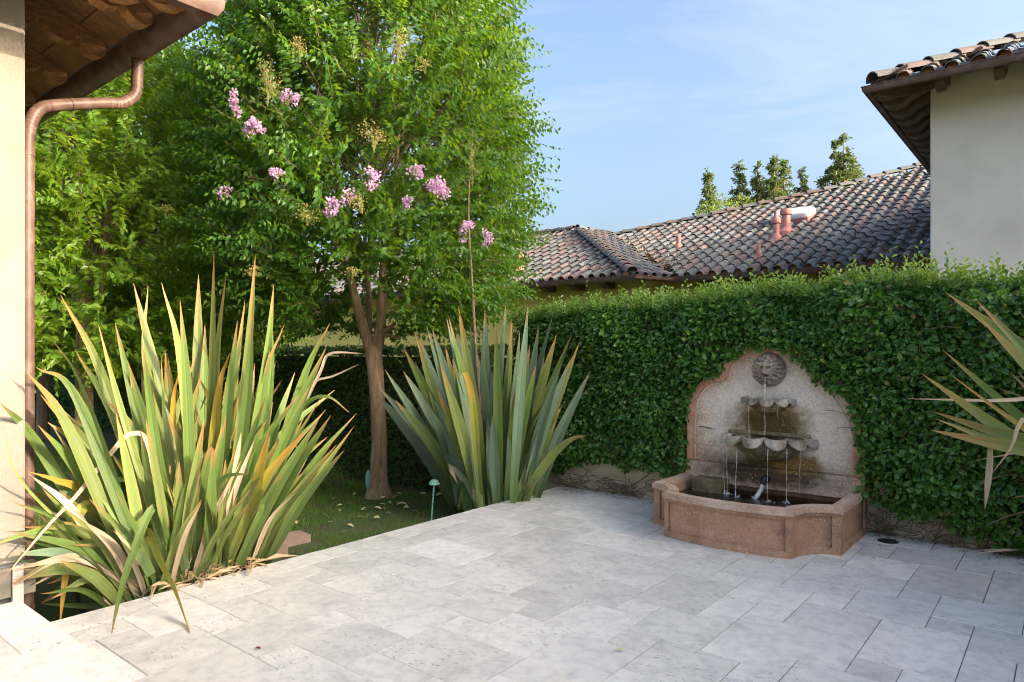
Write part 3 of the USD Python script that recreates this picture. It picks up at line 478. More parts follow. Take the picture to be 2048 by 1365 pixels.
# exposed rafters with scrolled ends; profile in (along from the gutter inwards, height) following the roof slope
def scroll(length, dp=0.20):
    s = SR; e = [(0.03, 0.0)]
    low = [(0.03, -0.075), (0.07, -0.115), (0.12, -0.125), (0.165, -0.10), (0.18, -0.075), (0.20, -0.075), (0.205, -0.115), (0.26, -0.155), (0.32, -0.165), (0.37, -0.14), (0.385, -0.115), (0.41, -0.115), (0.415, -0.155), (0.47, -dp - 0.02), (0.55, -dp - 0.03), (length, -dp - 0.03)]
    pts = [(a, s * a + b) for a, b in e] + [(a, s * a + b) for a, b in low] + [(length, s * length)]
    return Polygon(pts)
for x in (-4.22, -4.9, -5.58, -6.26, -6.94, -7.62):
    L_ = 0.5 if x > -4.3 else 1.0
    obj(lh, 'rafter', extr(scroll(L_) if L_ > 0.6 else scroll(0.62), 0.10, lambda a, b, c, x=x: (x - 0.05 + c, EYy - a, EZ + 0.016 + b)), 'timber')
for y in (1.55, 0.95, 0.35, -0.25, -0.85):
    obj(lh, 'rafter', extr(scroll(0.62 if y > 1.5 else 0.95), 0.085, lambda a, b, c, y=y: (EX - a, y - 0.042 + c, EZ + 0.016 + b)), 'timber')
hp = scroll(1.5, 0.19); hp = Polygon([(a * 1.35, b - 0.0 - SR * a + SR * a) for a, b in hp.exterior.coords])
obj(lh, 'hip_rafter', extr(hp, 0.11, lambda a, b, c: (EX - a / math.sqrt(2) + (c - .055) / math.sqrt(2), EYy - a / math.sqrt(2) - (c - .055) / math.sqrt(2), EZ + 0.012 + b - (a / 1.35 - a / math.sqrt(2)) * SR)), 'timber')
# downpipe
dp = [(-4.62, 1.89, 3.36), (-4.62, 1.89, 3.24), (-4.62, 1.875, 3.12), (-4.62, 1.80, 3.045), (-4.62, 1.71, 3.02), (-4.625, 1.46, 2.94), (-4.65, 1.37, 2.90), (-4.65, 1.325, 2.82), (-4.65, 1.31, 2.72), (-4.65, 1.305, 2.5), (-4.65, 1.305, 0.4), (-4.65, 1.305, -0.02), (-4.65, 1.36, -0.2)]
dpp = obj(lh, 'downpipe', tube(curve(dp, 7), 0.034, 16), 'copper_brown', smooth=40)
dc = curve(dp, 7); rings = []
for k in list(range(9, 29, 2)) + list(range(37, 57, 2)):
    dd = unit(dc[k + 1] - dc[k - 1]); obj(lh, 'elbow_rib', tube([dc[k] - dd * 0.004, dc[k] + dd * 0.004], 0.0357, 16), 'copper_brown', smooth=40)
for p, dr in [((-4.62, 1.89, 3.33), (0, 0, 1)), (dc[33], dc[34] - dc[32]), ((-4.65, 1.305, 2.62), (0, 0, 1)), ((-4.65, 1.305, 0.02), (0, 0, 1))]:
    dd = unit(np.array(dr, float)); p = np.array(p); rings.append(tube([p - dd * 0.008, p + dd * 0.008], 0.0372, 16))
for r_ in rings: obj(lh, 'downpipe_collar', r_, 'copper_brown', smooth=40)

# ------------------------------------------------------------------ garden wall under the tall hedge
gw = thing('garden_wall', 'low cream stucco garden wall under the tall hedge, showing along its foot', 'wall')
obj(gw, 'wall', cbox(-4.95, 4.3, 6.25, 6.45, -0.5, 1.75, 0.01), 'garden_stucco')
obj(gw, 'wall', cbox(4.1, 4.3, -1.0, 6.249, -0.5, 1.75, 0.01), 'garden_stucco')  # unseen wall return, added to carry the shading hedge
obj(gw, 'pier', cbox(-2.98, -2.86, 6.19, 6.249, -0.2, 0.62, 0.008), 'garden_stucco')
# ------------------------------------------------------------------ fountain
FX, FY = -2.05, 6.05                 # centre line and the face of the back panel
def stain_mat(name, base, rough=0.8, panel=False):
    """old cast stone: mottled colour, pale lime, dark wet algae where the water runs (below the bowls), small pale lichen dots"""
    nodes = {'g': ('geometry', {}), 's': ('separate_xyz', {}), 'n': ('noise_texture', {'scale': 5, 'detail': 8, 'roughness': 0.65}), 'r': ('rgb_ramp', {'ramp': base}),
        'f': ('noise_texture', {'scale': 60, 'detail': 5, 'roughness': 0.7}), 'fr': ('rgb_ramp', {'ramp': [(0.32, (0.62, 0.6, 0.58)), (0.6, (1.06, 1.05, 1.03))]}), 'fm': ('mix', {'mix_type': 'multiply', 'fac': 0.8}),
        'v': ('voronoi_texture', {'scale': 42, 'randomness': 1.0}), 'vn': ('noise_texture', {'scale': 3.5, 'detail': 2}), 'vr': ('rgb_ramp', {'ramp': [(0.16, (1, 1, 1)), (0.22, (0, 0, 0))]}), 'vnr': ('rgb_ramp', {'ramp': [(0.5, (0, 0, 0)), (0.6, (1, 1, 1))]}), 'vm': ('math', {'math_type': 'multiply'}), 'lm': ('mix', {'color2': (0.62, 0.56, 0.47)}),
        'bp': ('bump', {'strength': 0.5, 'distance': 0.006}), 'p': ('principled_bsdf', {'roughness': rough, 'specular_ior_level': 0.35})}
    links = [('g.position', 's.vector'), ('g.position', 'n.vector'), ('n.fac', 'r.fac'), ('g.position', 'f.vector'), ('f.fac', 'fr.fac'), ('r.color', 'fm.color1'), ('fr.color', 'fm.color2'),
        ('g.position', 'v.vector'), ('v.distance', 'vr.fac'), ('g.position', 'vn.vector'), ('vn.fac', 'vnr.fac'), ('vr.color', 'vm.value1'), ('vnr.color', 'vm.value2')]
    src = 'fm.color'
    if panel:
        def blob(k, x, z, sx, sz, lo, hi):     # soft-edged patch centred at (x, z), broken up by noise
            nodes.update({f'mp{k}': ('mapping', {'location': (-x / sx, 0, -z / sz), 'scale': (1 / sx, 0, 1 / sz)}), f'l{k}': ('vector_math', {'math_type': 'length'}), f'a{k}': ('math', {'math_type': 'multiply_add', 'value2': 1.1}),
                          f'nn{k}': ('noise_texture', {'scale': 9, 'detail': 7, 'roughness': 0.65}), f'q{k}': ('map_range', {'from_min': lo, 'from_max': hi, 'to_min': 1, 'to_max': 0, 'clamp': True})})
            links.extend([('g.position', f'mp{k}.vector'), (f'mp{k}.vector', f'l{k}.vector1'), ('g.position', f'nn{k}.vector'), (f'nn{k}.fac', f'a{k}.value1'), (f'l{k}.value', f'a{k}.value3'), (f'a{k}.value', f'q{k}.value')])
            return f'q{k}.result'
        for k, (x, z, sx, sz, col, lo, hi) in enumerate([(FX, 1.02, 0.62, 0.36, (0.82, 0.72, 0.62), 1.1, 1.8), (FX - 0.3, 0.80, 0.32, 0.34, (0.8, 0.69, 0.60), 1.0, 1.7), (FX + 0.42, 0.72, 0.26, 0.36, (0.8, 0.68, 0.57), 1.0, 1.7), (FX, 0.86, 0.40, 0.22, (0.30, 0.205, 0.10), 1.1, 1.65), (FX + 0.02, 0.84, 0.29, 0.17, (0.10, 0.062, 0.018), 1.1, 1.55), (FX + 0.0, 0.44, 0.66, 0.16, (0.09, 0.055, 0.026), 1.05, 1.65), (FX + 0.2, 0.53, 0.32, 0.10, (0.24, 0.15, 0.045), 1.1, 1.6)]):
            o = blob(k, x, z, sx, sz, lo, hi); nodes[f'b{k}'] = ('mix', {'color2': col}); links.extend([(o, f'b{k}.fac'), (src, f'b{k}.color1')]); src = f'b{k}.color'
        # the stained film keeps the stone's fine grain
        nodes['fm2'] = ('mix', {'mix_type': 'multiply', 'fac': 0.75}); links.extend([(src, 'fm2.color1'), ('fr.color', 'fm2.color2')]); src = 'fm2.color'
    links += [('vm.value', 'lm.fac'), (src, 'lm.color1'), ('lm.color', 'p.base_color'), ('f.fac', 'bp.height'), ('bp.normal', 'p.normal')]
    mat(name, nodes, links)
stain_mat('panel_stone', [(0.3, (0.52, 0.35, 0.25)), (0.55, (0.62, 0.445, 0.33)), (0.75, (0.68, 0.53, 0.41))], panel=True)
stain_mat('terracotta_stone', [(0.3, (0.46, 0.21, 0.12)), (0.5, (0.58, 0.30, 0.19)), (0.7, (0.64, 0.40, 0.29))])
stain_mat('basin_stone', [(0.28, (0.26, 0.14, 0.095)), (0.45, (0.42, 0.24, 0.15)), (0.6, (0.49, 0.295, 0.195)), (0.78, (0.58, 0.40, 0.30))])
stain_mat('rim_stone', [(0.28, (0.34, 0.22, 0.17)), (0.5, (0.52, 0.35, 0.27)), (0.72, (0.62, 0.50, 0.42))])
stain_mat('bowl_stone', [(0.28, (0.06, 0.05, 0.034)), (0.45, (0.19, 0.145, 0.08)), (0.6, (0.36, 0.28, 0.17)), (0.78, (0.5, 0.45, 0.36))], 0.6)
stain_mat('bowl_lip_stone', [(0.30, (0.10, 0.085, 0.06)), (0.44, (0.34, 0.30, 0.23)), (0.58, (0.58, 0.53, 0.45)), (0.78, (0.68, 0.63, 0.55))], 0.6)
stain_mat('lion_stone', [(0.3, (0.22, 0.165, 0.13)), (0.5, (0.38, 0.30, 0.25)), (0.7, (0.48, 0.40, 0.34))])
mat('water', {'n': ('noise_texture', {'scale': 14, 'detail': 3, 'distortion': 0.5}), 'g': ('geometry', {}), 'bp': ('bump', {'strength': 0.35, 'distance': 0.02}), 'p': ('principled_bsdf', {'base_color': (0.32, 0.36, 0.30), 'roughness': 0.03, 'ior': 1.33, 'transmission_weight': 1.0})},
    [('g.position', 'n.vector'), ('n.fac', 'bp.height'), ('bp.normal', 'p.normal')])
mat('falling_water', {'p': ('principled_bsdf', {'base_color': (0.9, 0.93, 0.95), 'roughness': 0.12, 'ior': 1.33, 'transmission_weight': 0.55})}, [])
ft = thing('wall_fountain', 'tiered wall fountain of aged terracotta coloured stone with a lion mask and scalloped bowls', 'fountain')
OUT = [(0.75, 0.30), (0.75, 0.80), (0.737, 0.98), (0.715, 1.06), (0.68, 1.125), (0.645, 1.175), (0.60, 1.22), (0.545, 1.252), (0.487, 1.268), (0.43, 1.272), (0.415, 1.285), (0.407, 1.335), (0.387, 1.385), (0.355, 1.43), (0.30, 1.48), (0.22, 1.522), (0.13, 1.545), (0.06, 1.556), (0.0, 1.575)]
outl = Polygon(OUT + [(-x, z) for x, z in OUT[::-1][1:]])
wallp = lambda y: (lambda a, b, c: (FX + a, y - c, b))
inner = outl.buffer(-0.066, join_style=2).intersection(sbox(-1, 0.47, 1, 3))
obj(ft, 'back_panel', extr(outl.buffer(-0.002), 0.13, wallp(6.19)), 'panel_stone')
ring = outl.difference(inner).intersection(sbox(-1, 0.47, 1, 3))
obj(ft, 'panel_moulding', [extr(ring, 0.030, wallp(6.0605)), extr(ring.buffer(-0.009), 0.008, wallp(6.031))], 'terracotta_stone')
bead = inner.buffer(-0.001).difference(inner.buffer(-0.02)).intersection(sbox(-1, 0.482, 1, 3))
obj(ft, 'inner_bead', extr(bead, 0.012, wallp(6.0602)), 'panel_stone')
lp = Polygon([(6.061, 0.30), (5.985, 0.30), (5.985, 0.40), (5.995, 0.425), (6.02, 0.44), (6.03, 0.468), (6.061, 0.472)])
obj(ft, 'ledge', extr(lp, 1.496, lambda a, b, c: (FX - 0.748 + c, a, b)), 'panel_stone')
# basin: footprint with scooped front corners and a bowed front
def footprint():
    a = np.linspace(0, np.pi / 2, 14); p = [(0.75, 6.19), (0.75, 5.375)] + [(0.75 - 0.25 * math.sin(t), 5.07 + 0.305 * math.cos(t)) for t in a[1:]]
    p += [(x, 5.07 - 0.075 * (1 - (x / 0.5) ** 2)) for x in np.linspace(0.5, 0, 10)[1:]]
    return Polygon([(FX + x, y) for x, y in p] + [(FX - x, y) for x, y in p[::-1][1:]])
fp = footprint(); up = lambda z: (lambda a, b, c: (a, b, z + c))
core, hole = fp.buffer(-0.02, join_style=2), fp.buffer(-0.085, join_style=2)
obj(ft, 'basin', [extr(core.difference(hole), 0.315, up(0.0)), extr(hole.buffer(0.001), 0.03, up(0.002))], 'basin_stone')
obj(ft, 'basin_plinth', [extr(fp.difference(fp.buffer(-0.03, join_style=2)), 0.05, up(0.001))], 'basin_stone')
obj(ft, 'basin_frieze', extr(fp.buffer(-0.003, join_style=2).difference(fp.buffer(-0.03, join_style=2)), 0.025, up(0.28)), 'basin_stone')
rim = fp.buffer(0.012, join_style=2).difference(hole.buffer(0.004)).intersection(sbox(-10, 0, 10, 6.0))
obj(ft, 'basin_rim', [extr(rim, 0.040, up(0.3055)), extr(rim.buffer(-0.007), 0.008, up(0.3455))], 'rim_stone')
cs = list(fp.exterior.coords)
for (x, y0, y1) in [(0.75, 6.12, 6.18)]:
    for s in (-1, 1): obj(ft, 'basin_stile', bx(*sorted((FX + s * (x - 0.016), FX + s * (x - 0.001))), y0, y1, 0.0515, 0.2795), 'basin_stone')
def strip(poly_pts, z0, z1, name):       # short upright band that follows the footprint
    b = Polygon(poly_pts).buffer(0)
    g = b.intersection(fp.buffer(-0.001)).difference(fp.buffer(-0.028, join_style=2))
    if not g.is_empty: obj(ft, name, [extr(q, z1 - z0, up(z0)) for q in getattr(g, 'geoms', [g]) if q.area > 1e-6], 'basin_stone')
for s in (-1, 1):
    for cx0, cy0, rr_ in [(0.5, 5.07, 0.045), (0.735, 5.372, 0.045)]:
        strip(Point(FX + s * cx0, cy0).buffer(rr_).exterior.coords, 0.0515, 0.2795, 'basin_stile')
obj(ft, 'water', extr(hole.buffer(-0.001), 0.004, up(0.235)), 'water')
def bowl(zc_, hw, proj, hgt, lobes, droop, plate):
    th = np.linspace(0, np.pi, lobes * 12 + 1); ss = np.linspace(0, 1, 12); V = []; n = len(th)
    lob = np.abs(np.sin(th * lobes / 2 + (0 if lobes % 2 else np.pi / 2) * 0)) ** 0.7
    for s in ss:                         # underside, apex to rim
        R = 0.10 + 0.90 * s ** 0.75; amp = 0.22 * s ** 0.5
        z = zc_ - hgt * (1 - s ** 1.5) + 0.25 * droop * (s > 0.9)
        r = R * (1 - amp * (1 - lob)); V.append(np.c_[FX - np.cos(th) * hw * r, FY - 0.001 - np.sin(th) * proj * r, z + 0 * th])
    for k, (rr_, dz) in enumerate([(1.07, -0.006), (1.10, 0.008), (1.085, 0.022), (1.02, 0.026), (0.93, 0.018), (0.82, -0.012), (0.4, -0.03), (0.05, -0.034)]):    # lip rolled over in lobes, then the dish
        amp = 0.20 if k < 4 else 0.03
        r = rr_ * (1 - amp * (1 - lob)); dzz = dz - (droop * (1 - lob) * 1.0 if k < 4 else 0) * -0.3 - (droop * lob if k < 2 else 0)
        V.append(np.c_[FX - np.cos(th) * hw * r, FY - 0.001 - np.sin(th) * proj * r, zc_ + dzz + 0 * th])
    def skin(rows):
        f = []
        for i in range(len(rows) - 1):
            a = i * n + np.arange(n - 1); f += [np.c_[a, a + 1, a + n + 1], np.c_[a, a + n + 1, a + n]]
        return trimesh.Trimesh(np.vstack(rows), np.vstack(f), process=False)
    return skin(V[:13]), skin(V[12:17]), skin(V[16:])
for nm, zc_, hw, pj, hg, lb, dr, lab in (('upper_bowl', 1.055, 0.215, 0.17, 0.105, 9, 0.034, 'small scalloped upper bowl'), ('lower_bowl', 0.725, 0.375, 0.29, 0.19, 11, 0.055, 'wide scalloped lower bowl')):
    m3_ = bowl(zc_, hw, pj, hg, lb, dr, 0); b_ = obj(ft, nm, [m3_[0], m3_[2]], 'bowl_stone', smooth=50, label=lab); obj(b_, 'scalloped_lip', m3_[1], 'bowl_lip_stone', smooth=50)
    e = Polygon([(math.cos(t) * hw * 0.80, math.sin(t) * pj * 0.80) for t in np.linspace(0, np.pi, 24)])
    obj(ft, 'bowl_water', extr(e, 0.003, lambda a, b, c, z=zc_: (FX - a, FY - 0.002 - b, z - 0.004 + c)), 'water')
obj(ft, 'bowl_back', extr(Polygon([(-0.36, 0.755), (0.36, 0.755), (0.345, 0.785), (-0.345, 0.785)]), 0.03, wallp(6.0595)), 'bowl_stone')
# lion mask in relief
nr_, nt_ = 34, 120
R_, T_ = np.meshgrid(np.linspace(0, 1, nr_), np.linspace(0, 2 * np.pi, nt_, endpoint=False), indexing='ij'); lx, lz = R_ * np.cos(T_), R_ * np.sin(T_)
def g2(x, z, sx, sz): return np.exp(-((lx - x) / sx) ** 2 - ((lz - z) / sz) ** 2)
hgt = 0.42 * np.sqrt(np.maximum(1 - R_ ** 2.2, 0)) + 0.06
mane = np.clip((R_ - 0.48) / 0.14, 0, 1) * np.clip((1.02 - R_) / 0.1, 0, 1)
hgt += mane * (0.085 * np.sin(17 * T_ + 5 * R_ + 1.5 * np.sin(3 * T_)) + 0.06 * np.sin(9 * T_ - 14 * R_))
hgt += 0.20 * g2(0, -0.16, 0.20, 0.15) + 0.16 * g2(0, 0.08, 0.085, 0.26) + 0.08 * g2(0, -0.05, 0.13, 0.06)
for s in (-1, 1):
    hgt += 0.12 * g2(s * 0.2, 0.27, 0.14, 0.06) - 0.13 * g2(s * 0.19, 0.14, 0.085, 0.06) + 0.05 * g2(s * 0.19, 0.14, 0.04, 0.03) + 0.09 * g2(s * 0.12, -0.2, 0.1, 0.09) + 0.06 * g2(s * 0.3, -0.02, 0.12, 0.14) + 0.10 * g2(s * 0.42, 0.40, 0.08, 0.08)
hgt += -0.30 * g2(0, -0.35, 0.15, 0.055) + 0.10 * g2(0, -0.47, 0.14, 0.07) - 0.05 * g2(0, -0.22, 0.02, 0.1)
hgt += 0.02 * (meshkit.fbm(np.stack([lx * 9, lz * 9, 0 * lx], -1), 3) - 0.5)
v = np.stack([FX + 0.005 + lx * 0.143, FY - 0.001 - hgt * 0.21, 1.325 + lz * 0.143], -1).reshape(-1, 3)
v = np.vstack([v, np.stack([FX + 0.005 + np.cos(T_[0]) * 0.147, np.full(nt_, FY + 0.001), 1.325 + np.sin(T_[0]) * 0.147], -1)])
f = []
for i in range(nr_):
    a = i * nt_ + np.arange(nt_); b = i * nt_ + (np.arange(nt_) + 1) % nt_; f += [np.c_[a, a + nt_, b + nt_], np.c_[a, b + nt_, b]]
obj(ft, 'lion_mask', trimesh.Trimesh(v, np.vstack(f), process=False), 'lion_stone', smooth=True)
def stream(p0, p1, r, wob, seed):
    r_ = np.random.default_rng(seed); n = 26; t = np.linspace(0, 1, n)[:, None]; p = p0 + (p1 - p0) * t; p[:, :2] += np.cumsum(r_.normal(0, wob, (n, 2)), 0) * 0.4
    return tube(p, r * 0.75 * (0.25 + 1.2 * r_.random(n) ** 2), 6)
k = 0
for x0, y0, z0, x1, y1, z1, r in [(FX, 5.965, 1.275, FX + 0.01, 5.93, 1.06, 0.010), (FX - 0.12, 5.90, 1.035, FX - 0.105, 5.87, 0.73, 0.0035), (FX + 0.03, 5.875, 1.03, FX + 0.035, 5.86, 0.73, 0.0035), (FX + 0.13, 5.91, 1.035, FX + 0.13, 5.9, 0.93, 0.003),
                               (FX - 0.335, 5.86, 0.69, FX - 0.30, 5.83, 0.238, 0.0035), (FX - 0.29, 5.82, 0.685, FX - 0.265, 5.80, 0.238, 0.004), (FX - 0.17, 5.765, 0.68, FX - 0.17, 5.75, 0.238, 0.0055), (FX + 0.10, 5.745, 0.68, FX + 0.10, 5.735, 0.238, 0.0055), (FX + 0.235, 5.80, 0.685, FX + 0.235, 5.79, 0.238, 0.005), (FX + 0.325, 5.86, 0.69, FX + 0.32, 5.85, 0.30, 0.003)]:
    k += 1; obj(ft, 'water_stream', stream(np.array([x0, y0, z0]), np.array([x1, y1, z1]), r, 0.0012, k), 'falling_water', smooth=True)
for q, (x0, y0) in enumerate([(FX - 0.30, 5.83), (FX - 0.265, 5.80), (FX - 0.17, 5.75), (FX + 0.10, 5.735), (FX + 0.235, 5.79), (FX - 0.03, 5.80)]):
    rs_ = np.random.default_rng(q); dr = [trimesh.creation.icosphere(1, float(rs_.uniform(0.002, 0.0055))).apply_translation([x0 + rs_.normal(0, 0.016), y0 + rs_.normal(0, 0.016), 0.24 + abs(rs_.normal(0, 0.012))]) for _ in range(16)]
    obj(ft, 'splash', dr, 'falling_water', smooth=True, kind='stuff')
obj(ft, 'spout', tube(curve([(FX + 0.02, 6.0, 0.38), (FX + 0.02, 5.93, 0.41), (FX + 0.02, 5.89, 0.395), (FX + 0.01, 5.875, 0.355)], 6), 0.024, 12), 'dark_rubber', smooth=True)
obj(ft, 'spout_jet', tube(curve([(FX + 0.01, 5.87, 0.36), (FX + 0.0, 5.85, 0.305), (FX - 0.03, 5.81, 0.238)], 6), np.linspace(0.014, 0.02, 13), 10, lump=0.5), 'falling_water', smooth=True)
obj(ft, 'pump_block', cbox(FX - 0.60, FX - 0.32, 5.80, 5.97, 0.033, 0.355, 0.008), 'wet_block', label='stone block standing in the water at the left')
# ------------------------------------------------------------------ tall leafy hedge on the garden wall
th = thing('tall_hedge', 'tall dense glossy green hedge grown over the garden wall around the fountain', 'hedge')
r = np.random.default_rng(5)
panel_hole = outl.buffer(-0.006)
def hedge_top(x): return np.interp(x, [-5.1, -4.6, -3.8, -2.4, 0.5, 1.1], [1.68, 1.84, 1.93, 1.99, 2.0, 2.15]) + 0.02 * np.sin(2.1 * x) + 0.12 * (meshkit.noise(np.stack([x * 2.3, 0 * x, 0 * x], -1)) - 0.3)
def hedge_foot(x): return np.interp(x, [-5, -4.3, -3.9, -3.4, -3.0, -2.7, -1.4, -1.2, -0.8, -0.4, 0.4], [0.1, 0.20, 0.30, 0.33, 0.28, 0.34, 0.34, 0.22, 0.20, 0.06, 0.0])
def hedge_face(x, z): return 6.03 - 0.30 * (meshkit.fbm(np.stack([x * 2.2, z * 2.2, 0 * x], -1), 3, 7) - 0.5) - 0.05 * np.clip((z - 1.2), 0, 1) + 0.10 * np.clip((0.5 - z) / 0.5, 0, 1)
N = 78000
x = r.uniform(-5.0, 2.3, N); z = r.uniform(0, 2.3, N) ; top = hedge_top(x); foot = hedge_foot(x) + 0.10 * (meshkit.noise(np.stack([x * 6, 0 * x, 0 * x + 3], -1)) - 0.4)
ok = (z < top) & (z > foot) & ~contains_xy(panel_hole, x - FX + 0.05 * (meshkit.noise(np.stack([x * 9, z * 9, 0 * x], -1), 4) - 0.5), z + 0.07 * (meshkit.noise(np.stack([x * 9, z * 9, 0 * x], -1), 8) - 0.42) + 0.06 * (x > FX + 0.22) + 0.02 * (z > 1.3))
hid = (np.abs(x - FX) < 0.76) & (z < 0.36); ok &= ~hid
x, z, top = x[ok], z[ok], top[ok]
dep = r.random(len(x)) ** 1.3 * 0.20
y = hedge_face(x, z) + dep + np.clip((z - top + 0.16) / 0.16, 0, 1) ** 2 * 0.16
near_panel = contains_xy(outl.buffer(0.03), x - FX, z)
y = np.where(near_panel, np.minimum(y, 6.01 - 0.03 * r.random(len(x))), y)
y = np.where(x < -4.85, y + 0.12, y)
n_ = len(x); p = np.c_[x, y, z]
d = np.c_[r.normal(0, 0.62, n_), -0.35 - 0.5 * r.random(n_), r.normal(-0.28, 0.55, n_)]; nrm = np.c_[r.normal(0, 0.45, n_), np.full(n_, -0.75), 0.55 + r.normal(0, 0.4, n_)]
L = r.uniform(0.034, 0.082, n_)
put_leaves(th, p, d, nrm, L, L * r.uniform(0.48, 0.60, n_), 'hedge_leaf', OBOV, single=300, front=-dep + 0.6 * (L - 0.05) / 0.05 * 0.02 + 0.02 * p[:, 0] - 0.1 * (np.abs(p[:, 0] + 1.5) > 1.6) - 0.1 * (z < 0.35))
# left end and top of the hedge
n_ = 5200; x = -4.95 + 0.18 * r.random(n_); z = r.uniform(0.25, 1.95, n_); y = r.uniform(6.05, 6.9, n_); d = np.c_[-0.5 - 0.4 * r.random(n_), r.normal(0, 0.6, n_), r.normal(-0.2, 0.5, n_)]
P1, D1, N1 = np.c_[x, y, z], d, np.c_[np.full(n_, -0.8), r.normal(-0.2, 0.4, n_), 0.5 + r.normal(0, 0.3, n_)]
n2 = 17000; x = r.uniform(-4.95, 2.3, n2); y = r.uniform(6.1, 6.95, n2); z = hedge_top(x) - 0.02 - 0.12 * r.random(n2)
P1 = np.vstack([P1, np.c_[x, y, z]]); D1 = np.vstack([D1, r.normal(0, 1, (n2, 3)) * [1, 1, 0.4] + [0, -0.2, 0.35]]); N1 = np.vstack([N1, r.normal(0, 0.4, (n2, 3)) + [0, -0.2, 1]])
L = r.uniform(0.036, 0.06, len(P1)); put_leaves(th, P1, D1, N1, L, L * 0.54, 'hedge_leaf', OBOV, rest_name='foliage')
# added, unseen: hedge return along the right side to shade patio and terrace
n3 = 12000; y = r.uniform(-1.0, 6.2, n3); z = r.uniform(0.1, 3.1, n3); P1 = np.c_[3.92 + 0.2 * r.random(n3), y, z]; D1 = np.c_[-0.4 - 0.5 * r.random(n3), r.normal(0, 0.6, n3), r.normal(-0.25, 0.5, n3)]; N1 = np.c_[np.full(n3, -0.75), r.normal(0, 0.4, n3), 0.55 + r.normal(0, 0.3, n3)]
n4 = 7000; P1 = np.vstack([P1, np.c_[r.uniform(3.95, 4.6, n4), r.uniform(-1, 6.9, n4), r.uniform(2.85, 3.15, n4)], np.c_[r.uniform(2.1, 4.2, 2500), r.uniform(6.0, 6.95, 2500), r.uniform(0.2, 2.2, 2500)]]); D1 = np.vstack([D1, r.normal(0, 1, (n4 + 2500, 3))]); N1 = np.vstack([N1, r.normal(0, 0.5, (n4 + 2500, 3)) + [0, 0, 1]])
L = r.uniform(0.08, 0.12, len(P1)); put_leaves(th, P1, D1, N1, L, L * 0.54, 'hedge_leaf', LEAF4, rest_name='foliage')
obj(th, 'inner_branches', cbox(4.305, 4.55, -1.0, 6.9, -0.3, 3.05, 0.03), 'twig')  # solid core of the added hedge return
# young upright shoots along the top
def shoots(base, dirs, length, nl, L0, rr, droop=0.0, ratio=0.45, start=0.12):
    """leafy shoots: pairs of leaves along a curved stem. base, dirs (n,3); returns leaf arrays and stem end points"""
    n = len(base); t = np.linspace(start, 1, nl); dirs = unit(dirs); length = np.broadcast_to(length, (n,))
    side = unit(np.cross(dirs, rr.normal(0, 1, (n, 3)))); oth = np.cross(dirs, side); bend = rr.normal(0, 0.25, n)
    P = base[:, None] + dirs[:, None] * (t[None, :, None] * length[:, None, None]) + side[:, None] * ((t ** 2)[None, :, None] * (bend * length)[:, None, None]) - np.array([0, 0, 1.0]) * (droop * (t ** 2)[None, :, None] * length[:, None, None])
    tang = dirs[:, None] + side[:, None] * (2 * t[None, :, None] * bend[:, None, None]) - np.array([0, 0, 1.0]) * (2 * droop * t[None, :, None])
    sg = np.where(np.arange(nl) % 2, 1.0, -1.0)[None, :, None]
    D = tang * 0.55 + side[:, None] * sg * 0.9 + oth[:, None] * rr.normal(0, 0.25, (n, nl, 1)) + np.array([0, 0, -0.25])
    Nn = oth[:, None] * 0.6 + np.array([0, 0, 0.7]) + rr.normal(0, 0.25, (n, nl, 3))
    L = L0 * rr.uniform(0.75, 1.15, (n, nl)) * (1.05 - 0.35 * t[None, :] ** 2)
    return P.reshape(-1, 3), D.reshape(-1, 3), Nn.reshape(-1, 3), L.reshape(-1), L.reshape(-1) * ratio
n_ = 760; x = r.uniform(-4.95, 1.0, n_); base = np.c_[x, r.uniform(6.02, 6.5, n_), hedge_top(x) - 0.06]
P1, D1, N1, L1, W1 = shoots(base, np.c_[r.normal(0, 0.3, n_), r.normal(-0.15, 0.25, n_), np.ones(n_)], r.uniform(0.07, 0.24, n_) * np.where(r.random(n_) < 0.07, 1.5, 1), 9, 0.064, r, 0.0, 0.48)
put_leaves(th, P1, D1 + [0, 0, 0.45], N1, L1, W1, 'hedge_shoot', OBOV, rest_name='young_shoots')
tw = []
for i in range(170):                     # bare vine stems at the foot of the wall
    x0 = r.uniform(-1.28, 0.2) if i < 110 else r.uniform(-4.4, -2.9); a = np.array([x0, 6.21, 0.01]); pts = [a]
    for j in range(5): pts.append(pts[-1] + [r.normal(0, 0.08), r.normal(-0.012, 0.015), abs(r.normal(0.035, 0.03)) * (1 if i < 110 else 0.7)])
    pts = np.array(pts); pts[:, 1] = np.clip(pts[:, 1], 6.1, 6.235); tw.append(tube(curve(pts, 3), r.uniform(0.0015, 0.0045), 4))
for i in range(90):                      # twigs inside the foliage
    a = np.array([r.uniform(-4.8, 0.2), 6.12, r.uniform(0.4, 1.8)])
    if contains_xy(outl.buffer(0.05), a[0] - FX, a[2]): continue
    dd = np.array([r.normal(0, 0.2), -0.10, r.normal(0, 0.14)]); tw.append(tube(curve([a, a + dd * 0.6 + [0, 0, 0.03], a + dd], 4), [0.005] * 8 + [0.002], 4))
obj(th, 'bare_stems', tw, 'twig', kind='stuff')
for q in ([(0.345, 1.36), (0.40, 1.26), (0.50, 1.16), (0.60, 1.02), (0.66, 0.9), (0.70, 0.74)], [(0.36, 1.33), (0.47, 1.27), (0.58, 1.20), (0.70, 1.12)], [(0.70, 0.95), (0.62, 0.98), (0.53, 1.0), (0.46, 1.0)], [(0.72, 0.88), (0.64, 0.87), (0.56, 0.86)]):
    obj(th, 'vine', tube(curve([(FX + a, 6.018, b) for a, b in q], 5), 0.0028, 5), 'twig')
pale = []
